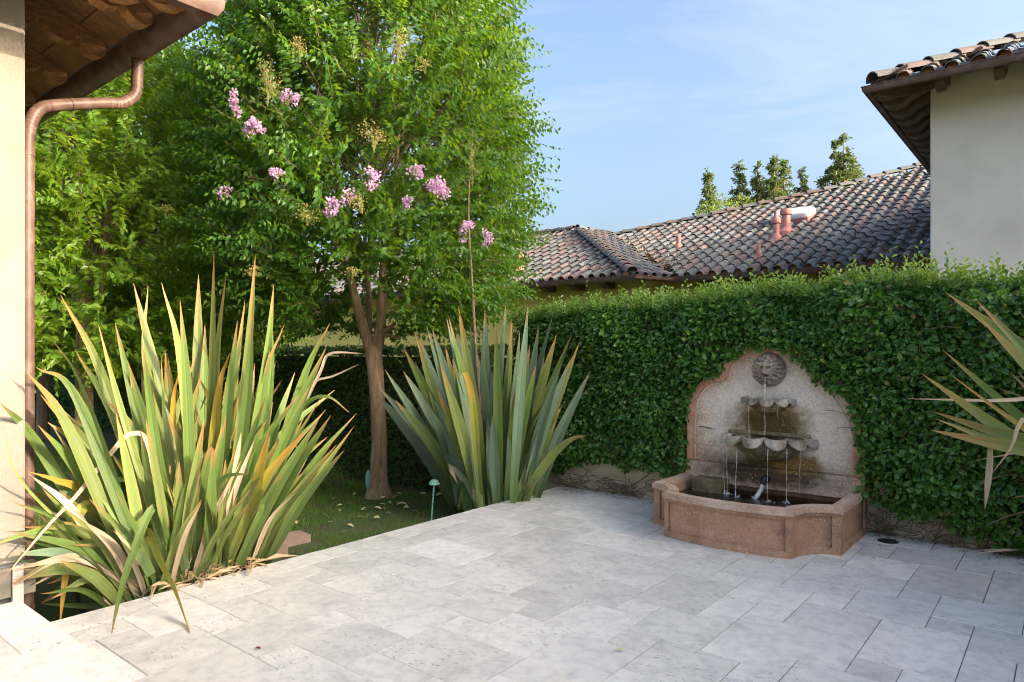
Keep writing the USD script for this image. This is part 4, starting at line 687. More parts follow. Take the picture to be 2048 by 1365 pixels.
for i in range(9):
    a = on_y(1762 + r.normal(0, 6), 1000 + r.normal(0, 14), 5.99); dd = np.array([r.normal(0, 0.05), -0.02, r.uniform(-0.02, 0.12)]); pale.append(tube(curve([a, a + dd * 0.5 + [0.01, 0, 0], a + dd], 4), [0.0022] * 8 + [0.001], 5))
obj(th, 'dead_twig', pale, 'twig', kind='stuff')
obj(th, 'inner_branches', cbox(-4.8, 4.2, 6.46, 6.8, -0.3, 1.86, 0.03), 'twig')
# ------------------------------------------------------------------ lower hedge along the lawn
lhd = thing('low_hedge', 'long dark clipped hedge along the far side of the lawn, in shade', 'hedge')
r = np.random.default_rng(6); N = 42000
x = -5.0 - 19 * r.random(N) ** 1.5; z = r.uniform(-0.2, 1.46, N); dep = r.random(N) ** 1.5 * 0.16; y = 5.82 - 0.12 * (meshkit.fbm(np.stack([x * 1.8, z * 1.8, 0 * x], -1), 3, 3) - 0.5) + dep
sc = 1 + np.clip((-x - 7) / 9, 0, 1.2)
P1 = np.c_[x, y, z]; D1 = np.c_[r.normal(0, 0.6, N), -0.4 - 0.5 * r.random(N), r.normal(-0.25, 0.5, N)]; N1 = np.c_[r.normal(0, 0.45, N), np.full(N, -0.7), 0.55 + r.normal(0, 0.4, N)]
n2 = 16000; x = -5.0 - 19 * r.random(n2) ** 1.5; P1 = np.vstack([P1, np.c_[x, r.uniform(5.78, 6.6, n2), 1.44 + 0.10 * r.random(n2) ** 2]]); D1 = np.vstack([D1, r.normal(0, 1, (n2, 3)) * [1, 1, 0.4] + [0, 0, 0.3]]); N1 = np.vstack([N1, r.normal(0, 0.4, (n2, 3)) + [0, 0, 1]]); sc = np.r_[sc, 1 + np.clip((-x - 7) / 9, 0, 1.2)]
L = r.uniform(0.04, 0.065, len(P1)) * sc
put_leaves(lhd, P1, D1, N1, L, L * 0.5, 'low_hedge_leaf', LEAF4)
obj(lhd, 'inner_branches', cbox(-24, -5.0, 6.06, 6.5, -0.3, 1.40, 0.03), 'soil')

# ------------------------------------------------------------------ crape myrtles
def myrtle(label, base, crown, nshoot, seed, shape, single, trunk_pts=None, limbs=(), L0=0.088, group=None, leafm_='myrtle_leaf', gap=0.39):
    """crown = (centre x, y, [(z, radius), ...]); shoots fill it unevenly, longest at the outside"""
    t = thing('crape_myrtle', label, 'tree', group)
    r = np.random.default_rng(seed); cx_, cy_, prof = crown; zs, rs = np.array(prof).T
    if trunk_pts is not None: obj(t, 'trunk', tube(*trunk_pts, n=16, lump=0.16, seed=seed), 'bark', smooth=True)
    for lp_, lr_ in limbs: obj(t, 'limb', tube(curve(lp_, 5), np.interp(np.linspace(0, 1, 5 * (len(lp_) - 1) + 1), np.linspace(0, 1, len(lr_)), lr_), n=10, lump=0.12, seed=seed + 3), 'bark', smooth=True)
    M_ = nshoot * 4; z = r.uniform(zs[0], zs[-1], M_); R_ = np.interp(z, zs, rs); a = r.uniform(0, 2 * np.pi, M_)
    wob = 1 + 0.34 * (meshkit.fbm(np.stack([np.cos(a) * 1.6 + seed, np.sin(a) * 1.6, z * 0.9], -1), 3) - 0.5)
    q = np.sqrt(r.uniform(0.16, 1.0, M_)); x = cx_ + np.cos(a) * R_ * q * wob; y = cy_ + np.sin(a) * R_ * q * wob
    keep = r.random(M_) < (R_ / rs.max()) ** 1.2; den = meshkit.fbm(np.stack([x * 1.5, y * 1.5, z * 1.5], -1) + seed, 3); keep &= den > gap + 0.08 * (1 - q)
    if single:                           # the trunk's fork shows under the crown
        tc = unit(np.array([-cx_, -cy_])); al = (x - cx_) * tc[0] + (y - cy_) * tc[1]; pe = np.abs((x - cx_) * tc[1] - (y - cy_) * tc[0] - 0.12)
        keep &= ~((z < 2.3) & (al > -0.5) & (pe < 0.34 - 0.3 * (z - 1.9)))
    x, y, z, a, q = [w[keep][:nshoot] for w in (x, y, z, a, q)]; n = len(x)
    rel = (z - zs[0]) / (zs[-1] - zs[0])
    dirs = np.c_[np.cos(a) * (0.3 + 0.7 * q), np.sin(a) * (0.3 + 0.7 * q), 0.15 + 0.9 * rel] + r.normal(0, 0.3, (n, 3))
    P1, D1, N1, L1, W1 = shoots(np.c_[x, y, z], dirs, r.uniform(0.28, 0.62, n), 15, L0, r, 0.22, 0.55, 0.05)
    kw = dict(front=L1 - 0.05 * np.hypot(P1[:, 0], P1[:, 1])) if single else {}
    put_leaves(t, P1, D1, N1, L1, W1, leafm_, shape, single=single, **kw)
    st = [tube(curve([np.array([x[i], y[i], z[i]]), np.array([x[i], y[i], z[i]]) + unit(dirs[i]) * 0.3], 2), [0.004, 0.003, 0.0015], 3, cap=False) for i in range(0, n, 2)]
    for i in np.where(z > zs[0] + 1.3)[0][::30]:           # inner branches running up from the limbs
        s0 = np.array([cx_ + (x[i] - cx_) * 0.15, cy_ + (y[i] - cy_) * 0.15, max(zs[0] + 1.0, z[i] - 1.1)]); st.append(tube(curve([s0, (s0 + [x[i], y[i], z[i]]) / 2 + [0, 0, 0.12], [x[i], y[i], z[i]]], 3), np.linspace(0.012, 0.004, 7), 5, cap=False))
    obj(t, 'twigs', st, 'twig', kind='stuff')
    return t
MX, MY = -6.3, 5.26
dm = depth((MX, MY))
tp = [np.array([MX, MY, -0.26]), np.array([MX, MY, -0.18]), at(757, 960, dm), at(758, 900, dm), at(757, 840, dm), at(753, 770, dm), at(748, 715, dm), at(750, 690, dm)]
l1 = [at(750, 722, dm), at(735, 680, dm), at(722, 640, dm), at(713, 605, dm - .1), at(690, 530, dm - .15), at(650, 440, dm - .3), at(600, 300, dm - 0.4)]
l2 = [at(748, 722, dm), at(757, 680, dm), at(762, 640, dm + .05), at(764, 590, dm + .05), at(770, 500, dm + .1), at(790, 380, dm), at(800, 200, dm)]
l3 = [at(765, 665, dm), at(779, 657, dm - .1), at(789, 648, dm - .2)]
l4 = [at(766, 668, dm), at(782, 672, dm - .12), at(800, 678, dm - .25)]
l5 = [at(735, 684, dm), at(738, 600, dm + .3), at(730, 480, dm + .5), at(740, 300, dm + .5)]
tree = myrtle('crape myrtle in pink bloom with bare forked trunk on the lawn', (MX, MY), (MX - 0.17, MY + 0.0, [(1.72, 0.9), (2.05, 1.5), (2.7, 1.64), (3.6, 1.70), (4.6, 1.66), (5.4, 1.48), (6.1, 1.05), (6.6, 0.5)]), 6600, 31, LEAF4, 300,
    (curve(tp, 4), np.interp(np.arange(29), [0, 4, 8, 12, 16, 20, 24, 28], [0.20, 0.15, 0.108, 0.093, 0.089, 0.091, 0.098, 0.09])), [(l1, [0.075, 0.062, 0.055, 0.03, 0.012]), (l2, [0.08, 0.065, 0.058, 0.03, 0.012]), (l3, [0.04, 0.028, 0.02]), (l4, [0.03, 0.022, 0.014]), (l5, [0.05, 0.03, 0.012])])
r = np.random.default_rng(77)
for (px, py, dd, w, h, m_, nf) in [(468, 205, 6.75, .09, .14, 'blossom', 150), (502, 258, 6.7, .11, .09, 'blossom', 160), (577, 190, 6.6, .09, .09, 'blossom', 90), (556, 348, 6.5, .07, .06, 'blossom', 90), (665, 410, 6.3, .10, .11, 'blossom', 130), (742, 362, 6.25, .10, .10, 'blossom', 90), (872, 372, 6.35, .15, .13, 'blossom', 260), (832, 345, 6.4, .09, .07, 'blossom', 80), (930, 464, 6.6, .08, .09, 'blossom', 80), (975, 475, 6.8, .07, .09, 'blossom', 60), (815, 405, 6.3, .06, .08, 'blossom', 50), (450, 385, 6.9, .08, .06, 'blossom', 50), (700, 395, 6.3, .09, .09, 'blossom', 45),
                                 (535, 165, 6.6, .16, .22, 'bud', 260), (600, 95, 6.5, .09, .14, 'bud', 120), (795, 95, 6.3, .15, .16, 'bud', 240), (748, 265, 6.25, .16, .17, 'bud', 200), (725, 405, 6.2, .12, .10, 'bud', 130), (850, 130, 6.4, .08, .08, 'bud', 60), (615, 430, 6.3, .14, .09, 'bud', 110), (945, 330, 6.7, .07, .2, 'bud', 90), (510, 540, 6.6, .12, .06, 'bud', 70), (705, 545, 6.3, .1, .06, 'bud', 60), (330, 420, 7.4, .12, .1, 'bud', 60)]:
    c_ = at(px, py, dd - 0.42); bl = m_ == 'blossom'; n_ = int(nf * (1.9 if bl else 1.6)); S3 = np.array([w, w, h])
    lobes_ = unit(r.normal(0, 1, (7, 3))) * r.uniform(0.2, 0.85, (7, 1)); k_ = r.integers(0, 7, n_)
    u = lobes_[k_] + unit(r.normal(0, 1, (n_, 3))) * (r.random((n_, 1)) ** 0.5) * (0.42 if bl else 0.5); p = c_ + u * S3
    dv = u + r.normal(0, 0.6, (n_, 3)) + [0, 0, 0.3]; m2, uv = leaves(p, dv, r.normal(0, 1, (n_, 3)), 0.024 if bl else 0.017, 0.022 if bl else 0.010, LEAF4)
    fl = obj(tree, 'flower_cluster' if bl else 'bud_cluster', m2, m_, uv=uv, kind='stuff')
    stems = [tube([c_ - [0, 0, h * 1.0], c_ + lobes_[q] * S3 * 0.5, c_ + lobes_[q] * S3], [0.002, 0.0015, 0.001], 3, cap=False) for q in range(7)]
    obj(fl, 'stalks', stems, 'bud', kind='stuff', uv=None)
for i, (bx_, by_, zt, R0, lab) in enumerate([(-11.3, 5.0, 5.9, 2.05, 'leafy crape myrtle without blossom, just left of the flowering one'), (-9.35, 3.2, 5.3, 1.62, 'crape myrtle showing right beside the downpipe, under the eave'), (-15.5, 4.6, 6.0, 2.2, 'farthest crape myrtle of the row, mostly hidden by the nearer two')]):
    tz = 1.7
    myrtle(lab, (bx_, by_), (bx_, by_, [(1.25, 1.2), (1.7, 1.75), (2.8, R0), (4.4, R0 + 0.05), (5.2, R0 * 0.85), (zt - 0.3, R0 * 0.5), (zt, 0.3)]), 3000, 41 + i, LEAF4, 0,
        (curve([(bx_, by_, -0.3), (bx_, by_, -0.1), (bx_ + .03, by_, 0.8), (bx_, by_, 1.6), (bx_ + .05, by_, 2.6)], 4), np.interp(np.arange(17), [0, 4, 16], [0.16, 0.11, 0.07])), [([(bx_, by_, 1.5), (bx_ - .3, by_, 2.2), (bx_ - .7, by_ - .2, 3.4)], [0.06, 0.04, 0.02]), ([(bx_, by_, 1.5), (bx_ + .3, by_ + .1, 2.3), (bx_ + .8, by_, 3.5)], [0.06, 0.04, 0.02])], L0=0.105, leafm_='myrtle_leaf_sunlit', gap=0.42)

# ------------------------------------------------------------------ New Zealand flax clumps (sword leaves)
def blade(parent, pts, W, mt, facing, r, fold=0.35, seg=15, cut=False, twist=0.0):
    c_ = curve(pts, max(3, seg // (len(pts) - 1))); k = len(c_); t = np.r_[0, np.cumsum(np.linalg.norm(np.diff(c_, axis=0), axis=1))]; t /= t[-1]
    tg = unit(np.gradient(c_, axis=0)); nn = facing - tg * (tg @ facing)[:, None]; nn = unit(nn); sd = np.cross(tg, nn)
    if twist: an = twist * t; sd, nn = sd * np.cos(an)[:, None] + nn * np.sin(an)[:, None], nn * np.cos(an)[:, None] - sd * np.sin(an)[:, None]
    w = W * np.minimum(1, 0.62 + 0.9 * t) * (1 - np.clip((t - 0.42) / 0.58, 0, 1) ** (2.1 if not cut else 30)) * 0.5 + 0.0006
    fo = fold * (1 - 0.55 * t)
    Lf = c_ + sd * (w * np.cos(fo))[:, None] + nn * (w * np.sin(fo))[:, None]; Rt = c_ - sd * (w * np.cos(fo))[:, None] + nn * (w * np.sin(fo))[:, None]
    # keel drawn twice so that the fold stays crisp
    v = np.vstack([Lf, c_, c_ + nn * 1e-5, Rt]); a = np.arange(k - 1)
    f = np.vstack([np.c_[a, a + 1, k + a + 1], np.c_[a, k + a + 1, k + a], np.c_[2 * k + a, 2 * k + a + 1, 3 * k + a + 1], np.c_[2 * k + a, 3 * k + a + 1, 3 * k + a]])
    uv = np.vstack([np.c_[np.ones(k), t], np.c_[np.zeros(k), t], np.c_[np.zeros(k), t], np.c_[np.ones(k), t]])
    return obj(parent, 'leaf', (v, f), mt, smooth=True, uv=uv)
def facing_cam(p, r, spread=0.9):
    v = np.array([-p[0], -p[1], 0.6]); v = unit(v); return unit(v + r.normal(0, spread, 3) * [1, 1, 0.4])
def px_blade(parent, chain, wpx, mt, r, fold=0.35, cut=False, spread=0.5, twist=0.0, seg=15):
    """chain of (px, py, depth)"""
    P = np.array([at(*q) for q in chain]); dmid = chain[len(chain) // 2][2]
    return blade(parent, P, wpx / F * dmid, mt, facing_cam(P[len(P) // 2], r, spread), r, fold, cut=cut, twist=twist, seg=seg)
G, O, B, Yl, D = 'flax_green', 'flax_olive', 'flax_blue', 'flax_yellow', 'flax_dry'
r = np.random.default_rng(17)
fx1 = thing('flax_clump', 'large flax clump of olive and yellowing sword leaves beside the cream house', 'plant', 'flax clumps')
def base_d(px): return np.interp(px, [200, 270, 400, 520, 600], [4.15, 4.3, 4.6, 4.95, 5.2])
H1 = [((428, 505), (425, 750), (415, 1135), 25, O), ((511, 510), (492, 760), (450, 1120), 26, O), ((267, 566), (318, 790), (370, 1140), 36, O), ((121, 590), (208, 760), (330, 1150), 27, O), ((100, 672), (172, 790), (300, 1150), 19, G), ((397, 548), (397, 760), (402, 1130), 35, O), ((452, 550), (436, 720), (420, 1125), 36, O),
      ((548, 568), (528, 760), (470, 1110), 27, G), ((543, 620), (537, 800), (480, 1105), 23, G), ((323, 565), (362, 730), (400, 1130), 25, O), ((296, 572), (292, 740), (360, 1135), 18, O), ((230, 645), (272, 820), (350, 1140), 27, G), ((197, 650), (237, 800), (340, 1145), 18, O), ((569, 648), (512, 800), (455, 1115), 17, O), ((660, 646), (602, 770), (500, 1100), 24, G), ((653, 694), (592, 830), (490, 1110), 33, G),
      ((490, 600), (466, 790), (430, 1120), 20, O), ((357, 745), (346, 840), (372, 1120), 18, Yl), ((404, 745), (376, 850), (330, 1140), 24, O), ((460, 705), (436, 800), (412, 1120), 28, Yl), ((214, 801), (275, 880), (365, 1130), 38, O), ((54, 744), (135, 855), (265, 1160), 34, O), ((72, 735), (155, 800), (292, 1150), 32, G), ((0, 806), (75, 890), (235, 1150), 28, G), ((75, 850), (150, 940), (292, 1150), 36, G), ((95, 845), (165, 905), (302, 1150), 36, G),
      ((75, 1026), (142, 1083), (245, 1195), 30, O), ((243, 919), (312, 1010), (372, 1140), 34, O), ((555, 882), (502, 980), (395, 1140), 34, G), ((523, 828), (482, 905), (430, 1110), 15, O), ((509, 880), (470, 980), (420, 1120), 16, D), ((501, 947), (440, 962), (398, 1060), 14, G), ((600, 910), (574, 880), (520, 1060), 14, G), ((285, 690), (305, 840), (350, 1140), 24, G), ((360, 600), (375, 800), (385, 1130), 28, G), ((475, 640), (455, 820), (430, 1130), 26, G), ((505, 620), (492, 820), (450, 1125), 28, G), ((590, 745), (545, 870), (470, 1120), 26, G), ((620, 770), (560, 900), (480, 1110), 24, G), ((150, 700), (235, 850), (330, 1150), 26, G), ((330, 700), (345, 860), (372, 1140), 32, O), ((255, 720), (300, 880), (365, 1150), 30, G), ((410, 650), (408, 830), (405, 1130), 30, G), ((180, 860), (240, 950), (320, 1160), 30, G), ((110, 1000), (170, 1040), (270, 1180), 26, G), ((470, 900), (445, 1000), (420, 1130), 24, G), ((380, 880), (370, 1000), (380, 1140), 30, O), ((340, 930), (345, 1030), (360, 1150), 28, G), ((540, 700), (505, 880), (450, 1120), 26, G), ((445, 850), (425, 980), (400, 1130), 30, G)]
for i, (tpx, md, bs, w, mt) in enumerate(H1):
    db = base_d(bs[0]) + r.normal(0, 0.10); dt = db + r.uniform(-0.45, 0.35); 
    if tpx[0] < 110: dt = 3.5 + tpx[0] * 0.003 + r.uniform(0, 0.06); db = 4.15 + r.normal(0, 0.05)
    px_blade(fx1, [(*bs, db), (*md, (db + dt) / 2 + r.normal(0, 0.05)), (*tpx, dt)], w * 0.82, mt, r, spread=0.35)
for chain, w, mt in [([(330, 1150, 4.4), (300, 905, 4.25), (262, 868, 4.15), (215, 915, 4.05), (150, 995, 3.95), (97, 1051, 3.75), (2, 1163, 3.5)], 14, D), ([(300, 1150, 4.3), (215, 1040, 4.15), (172, 1012, 4.05), (150, 1060, 4.0), (135, 1130, 3.95), (119, 1256, 3.9)], 34, Yl), ([(355, 1150, 4.4), (322, 1045, 4.25), (303, 1020, 4.15), (262, 1120, 3.98), (238, 1200, 3.8), (221, 1280, 3.6)], 26, G),
                     ([(285, 1190, 4.3), (288, 1085, 4.2), (300, 1065, 4.15), (322, 1118, 4.05), (352, 1178, 3.9), (378, 1255, 3.7), (392, 1288, 3.52), (418, 1295, 3.46)], 36, Yl), ([(330, 1150, 4.45), (280, 1068, 4.3), (240, 1058, 4.25), (208, 1110, 4.2), (198, 1180, 4.1), (228, 1218, 4.0)], 17, D), ([(345, 1150, 4.4), (250, 1030, 4.3), (243, 1060, 4.28), (236, 1180, 4.2)], 8, D), ([(300, 1120, 4.4), (270, 1044, 4.3), (200, 1040, 4.2), (120, 1038, 4.15)], 8, D), ([(500, 1110, 4.9), (540, 1050, 4.85), (629, 888, 4.8)], 8, D),
                     ([(600, 830, 4.8), (640, 745, 4.7), (660, 708, 4.65), (726, 707, 4.6)], 9, D), ([(560, 840, 4.9), (620, 770, 4.8), (668, 752, 4.75), (718, 729, 4.7)], 8, D), ([(520, 1100, 4.95), (560, 900, 4.85), (610, 812, 4.75), (655, 794, 4.7), (699, 826, 4.65)], 22, G), ([(230, 1160, 4.3), (150, 1075, 4.1), (80, 1062, 3.75), (-30, 1096, 3.45)], 24, G), ([(230, 1170, 4.3), (120, 1132, 4.05), (50, 1122, 3.65), (-40, 1112, 3.42)], 22, G), ([(280, 1130, 4.3), (170, 990, 4.1), (115, 962, 3.85), (58, 944, 3.68)], 28, Yl), ([(240, 1150, 4.3), (110, 1035, 3.9), (35, 950, 3.6), (8, 865, 3.5)], 9, O), ([(290, 1210, 4.35), (180, 1212, 4.2), (80, 1208, 4.1)], 18, G), ([(270, 1200, 4.3), (190, 1120, 4.15), (140, 1060, 4.05), (112, 1045, 4.0)], 20, O), ([(380, 1140, 4.5), (330, 1010, 4.3), (250, 960, 4.2), (162, 990, 4.1)], 22, G), ([(390, 1140, 4.5), (400, 1000, 4.35), (423, 893, 4.25)], 27, G)]:
    px_blade(fx1, chain, w * 0.66, mt, r, spread=0.25, cut=(chain[-1][:2] == (423, 893)), seg=30, twist=r.normal(0, 0.5))
for i in range(34):                      # cut stumps and short outer leaves at the base
    u = r.random(); b = np.array([-4.42 - 0.25 * r.random(), 1.95 + 0.72 * u, -0.05]); h = r.uniform(0.12, 0.42); lean = np.array([r.normal(0, 0.10), r.normal(0.05, 0.12), 0])
    blade(fx1, [b, b + [0, 0, h * 0.55] + lean * 0.4, b + [0, 0, h] + lean], r.uniform(0.04, 0.075), (G, G, O, B)[i % 4], facing_cam(b, r, 0.5), r, 0.5, seg=6, cut=i % 3 == 0)
for i in range(90):                      # leaves in the heart and at the back of the clump
    b = np.array([-4.55 - 0.4 * r.random(), 1.9 + 0.8 * r.random(), -0.15]); a = r.uniform(0, 2 * np.pi); ln = r.uniform(1.1, 1.75); out = r.uniform(0.1, 0.75) * np.array([math.cos(a) - 0.35, math.sin(a) + 0.2, 0])
    blade(fx1, [b, b + out * 0.35 + [0, 0, ln * 0.55], b + out + [0, 0, ln * (1 - 0.25 * np.linalg.norm(out))]], r.uniform(0.06, 0.10), (G, G, G, O)[i % 4], facing_cam(b, r, 0.7), r)
for i in range(105):                      # middle-height leaves fanning out at the front and sides
    u = r.random(); px0 = 265 + 260 * u; an = np.clip((u - 0.5) * 1.3 + r.normal(0, 0.3), -1.25, 0.5); ln = r.uniform(190, 430); db = base_d(px0) - 0.05; py0 = HY + (H + 0.1) * F / db
    tx, ty = px0 + math.sin(an) * ln, py0 - math.cos(an) * ln * r.uniform(0.8, 1.05); dt = db - r.uniform(-0.1, 0.55); sag = r.uniform(0, 0.16) * ln * abs(math.sin(an))
    px_blade(fx1, [(px0, py0, db), ((px0 + tx) / 2 - math.sin(an) * 10, (py0 + ty) / 2 - sag - 10, (db + dt) / 2), (tx, ty + sag * 0.5, dt)], r.uniform(11, 25), (O, G, O, G, O, Yl, G, D)[i % 8] if i % 3 else (O, G)[i % 2], r, spread=0.5, twist=r.normal(0, 0.3))
for i in range(46):                      # leaves leaning out low to the left, over the gap by the house
    px0 = r.uniform(235, 350); an = -r.uniform(0.35, 1.35); ln = r.uniform(150, 360); db = base_d(px0) - 0.05; py0 = HY + (H + 0.12) * F / db
    tx, ty = max(px0 + math.sin(an) * ln, 20), py0 - math.cos(an) * ln; dt = min(db - r.uniform(0.05, 0.5), 3.5 + max(tx, 0) * 0.004 + 0.25 * (tx > 75)); sag = r.uniform(0, 0.25) * ln * abs(math.sin(an))
    px_blade(fx1, [(px0, py0, db), ((px0 + tx) / 2 + 8, (py0 + ty) / 2 - sag - 14, (db + dt) / 2), (tx, ty + sag * 0.5, dt)], r.uniform(14, 28), (O, G, G, O, B, G, O, D)[i % 8], r, spread=0.5, twist=r.normal(0, 0.3))
n_ = 140; p = np.c_[r.uniform(-4.52, -4.33, n_), r.uniform(1.95, 2.6, n_), r.uniform(0.0, 0.06, n_)]; m2, uv = leaves(p, r.normal(0, 1, (n_, 3)) * [0.6, 1, 0.25], np.tile([0, 0, 1.0], (n_, 1)) + r.normal(0, .3, (n_, 3)), r.uniform(0.08, 0.26, n_), r.uniform(0.008, 0.022, n_), LEAF4)
obj(fx1, 'dead_thatch', m2, 'dry_blade', uv=uv, kind='stuff')
fx2 = thing('flax_clump', 'upright blue-green flax clump at the far corner of the patio', 'plant', 'flax clumps')
r = np.random.default_rng(19)
tips = [(770, 740), (754, 790), (760, 778), (806, 693), (830, 663), (840, 677), (853, 651), (863, 655), (897, 633), (917, 613), (911, 653), (970, 621), (1012, 607), (992, 645), (1024, 641), (1056, 613), (1078, 651), (1107, 625), (1143, 669), (1159, 685), (1123, 726), (1181, 742), (1153, 796), (1113, 843), (1097, 798), (1107, 774), (1084, 764), (1024, 726), (905, 718), (880, 725), (893, 635), (965, 697), (984, 742), (1072, 730), (875, 778), (830, 724), (806, 742), (1004, 774), (931, 857), (1113, 669), (940, 650), (950, 690), (1040, 660), (1060, 690), (890, 690), (920, 720), (860, 740), (1000, 690), (1030, 780), (960, 780), (1130, 760), (1090, 700), (845, 800), (820, 770), (1060, 820), (985, 830), (910, 820), (1140, 720), (790, 800), (1125, 810)]
for i, (tx, ty) in enumerate(tips):
    bxp = 985 + (tx - 965) * 0.33 + r.normal(0, 10); db = 7.0 + r.normal(0, 0.16); dt = db + r.uniform(-0.55, 0.3); by = HY + (H + 0.12) * F / db
    mx_ = (tx * 0.5 + bxp * 0.5) - (tx - bxp) * 0.06; my_ = (ty + by) / 2 - abs(tx - bxp) * 0.05
    px_blade(fx2, [(bxp, by, db), (mx_, my_, (db + dt) / 2), (tx, ty, dt)], r.uniform(20, 29), (B, B, B, G, O)[i % 5] if i not in (24, 25, 26, 23) else G, r, spread=0.45)
px_blade(fx2, [(1040, 1000, 6.9), (1100, 915, 6.7), (1140, 880, 6.55), (1173, 871, 6.45)], 20, O, r, spread=0.3)
px_blade(fx2, [(960, 990, 6.7), (945, 800, 6.5), (930, 745, 6.45), (948, 800, 6.4), (956, 806, 6.4)], 17, Yl, r, spread=0.3)
for i in range(26):
    b = at(r.uniform(905, 1050), 1000, 7.0 + r.normal(0, .12)); b[2] = -0.05; h = r.uniform(0.12, 0.45); lean = np.array([r.normal(0, 0.10), r.normal(0, 0.1), 0])
    blade(fx2, [b, b + [0, 0, h * 0.55] + lean * 0.4, b + [0, 0, h] + lean], r.uniform(0.04, 0.075), (G, B, O, D)[i % 4], facing_cam(b, r, 0.5), r, 0.5, seg=6, cut=i % 3 == 0)
st = [at(975, 1000, 7.0), at(952, 700, 6.95), at(944, 560, 6.9), at(937, 430, 6.85), at(941, 330, 6.8), at(946, 260, 6.8)]
obj(fx2, 'flower_stalk', tube(curve(st, 6), np.linspace(0.017, 0.005, 31), 8, lump=0.3), 'twig', smooth=True)
fx3 = thing('flax_clump', 'flax clump leaning into the right edge of the photo, in front of the tall hedge', 'plant', 'flax clumps')
r = np.random.default_rng(23); b0 = np.array([0.62, 4.55, 0.0])
for (tx, ty, dt, mx_, my_, w, mt) in [(1891, 585, 4.3, 2010, 670, 42, G), (1953, 602, 4.2, 2040, 690, 34, G), (1959, 636, 4.1, 2044, 720, 40, O), (1885, 700, 4.4, 2000, 800, 26, G), (1842, 747, 4.2, 1960, 830, 34, O), (1817, 798, 4.3, 1980, 802, 12, D), (1898, 747, 4.25, 1975, 805, 14, Yl), (1864, 823, 4.1, 1975, 860, 34, O), (1872, 838, 4.0, 1980, 880, 30, G), (1860, 860, 3.95, 2000, 890, 44, O), (1951, 921, 4.1, 2040, 905, 9, D), (1983, 949, 3.9, 2020, 900, 12, D), (2021, 745, 4.2, 2075, 800, 28, G), (2034, 743, 4.3, 2080, 790, 24, G), (2023, 996, 4.0, 2090, 985, 18, G), (1996, 776, 4.3, 2060, 800, 9, D), (2036, 620, 4.3, 2090, 690, 12, B)]:
    dmid = dt - 0.15; P1 = at(tx, ty, dt); P2 = at(mx_, my_, dmid); slope = (P2 - P1); P3 = P2 + slope * 1.15
    P3[2] = max(P3[2], 0.55); b = b0 + [r.normal(0, .1), r.normal(0, .1), 0]
    blade(fx3, [b, b * 0.45 + P3 * 0.55 + [0, 0, 0.12], P3, P2, P1], w / F * dmid, mt, facing_cam(P2, r, 0.25), r, seg=16)
P_ = [at(1981, 880, 3.92), at(1980, 930, 3.9), at(1970, 1019, 3.9)]; blade(fx3, P_, 0.035, D, facing_cam(P_[1], r, 0.2), r)
for i in range(26):
    a = r.uniform(-1.2, 2.6); ln = r.uniform(0.9, 1.5); out = r.uniform(0.2, 0.8) * np.array([math.cos(a), math.sin(a), 0]); b = b0 + [r.normal(0, .1), r.normal(0, .1), 0]
    blade(fx3, [b, b + out * 0.35 + [0, 0, ln * 0.55], b + out + [0, 0, ln * 0.9]], r.uniform(0.06, 0.10), (G, O, G, B)[i % 4], facing_cam(b, r, 0.7), r)

# ------------------------------------------------------------------ lawn, fallen leaves and small things
r = np.random.default_rng(29)
def lawn_z(x, y): return LAWN - 0.03 + 0.05 * (meshkit.fbm(np.stack([x * 0.7, y * 0.7, x * 0], -1), 3) - 0.5) * 1.0
N = 120000; x = -4.42 - 8.5 * r.random(N) ** 1.25; y = r.uniform(1.9, 5.75, N)
den = meshkit.fbm(np.stack([x * 1.1, y * 1.1, x * 0], -1), 3, 9); bare = np.exp(-((x + 5.6) ** 2 + (y - 5.1) ** 2) / 0.9); ok = r.random(N) < np.clip((den - 0.33) * 4, 0.08, 1) * (1 - 0.85 * bare) * (y < 5.6) * ~((x > -5.66) & (x < -5.06) & (y > 3.05) & (y < 3.7))
x, y = x[ok], y[ok]; n_ = len(x); p = np.c_[x, y, lawn_z(x, y) - 0.004]
m2, uv = leaves(p, np.c_[r.normal(0, 0.45, n_), r.normal(0, 0.45, n_), np.ones(n_)], r.normal(0, 1, (n_, 3)), r.uniform(0.03, 0.07, n_), r.uniform(0.004, 0.007, n_), GRASS)
obj('/World', 'grass', m2, 'grass_blade', uv=uv, kind='stuff', label='shaded lawn grass', category='grass')
leafm, luv = leaves(np.zeros((1, 3)), np.array([[1.0, 0, 0.12]]), np.array([[0, 0, 1.0]]), 0.06, 0.03, LEAF8, np.array([0.5]))
proto = None
for i in range(58):
    x_, y_ = (MX + r.normal(0.35, 0.6), MY + r.normal(-0.25, 0.38)) if i < 34 else (r.uniform(-8.5, -4.9), r.uniform(2.9, 5.3))
    y_ = min(y_, 5.6); path = numbered('/World', 'fallen_leaf'); X_ = UsdGeom.Xform.Define(stage, path)
    X_.AddTranslateOp().Set(Gf.Vec3d(x_, y_, float(lawn_z(np.array(x_), np.array(y_))) + 0.03)); X_.AddRotateXYZOp().Set(Gf.Vec3f(*map(float, (r.normal(0, 18), r.normal(0, 18), r.uniform(0, 360))))); s_ = float(r.uniform(0.9, 1.6)); X_.AddScaleOp().Set(Gf.Vec3f(s_, s_, s_))
    keys(X_.GetPrim(), 'small pale yellow leaf fallen on the shaded lawn', 'leaf', 'pale leaves fallen on the lawn')
    if proto is None: proto = path; obj(path, 'leaf_blade', leafm, 'pale_leaf', uv=luv)
    else: X_.GetPrim().GetReferences().AddInternalReference(proto); X_.GetPrim().SetInstanceable(True)
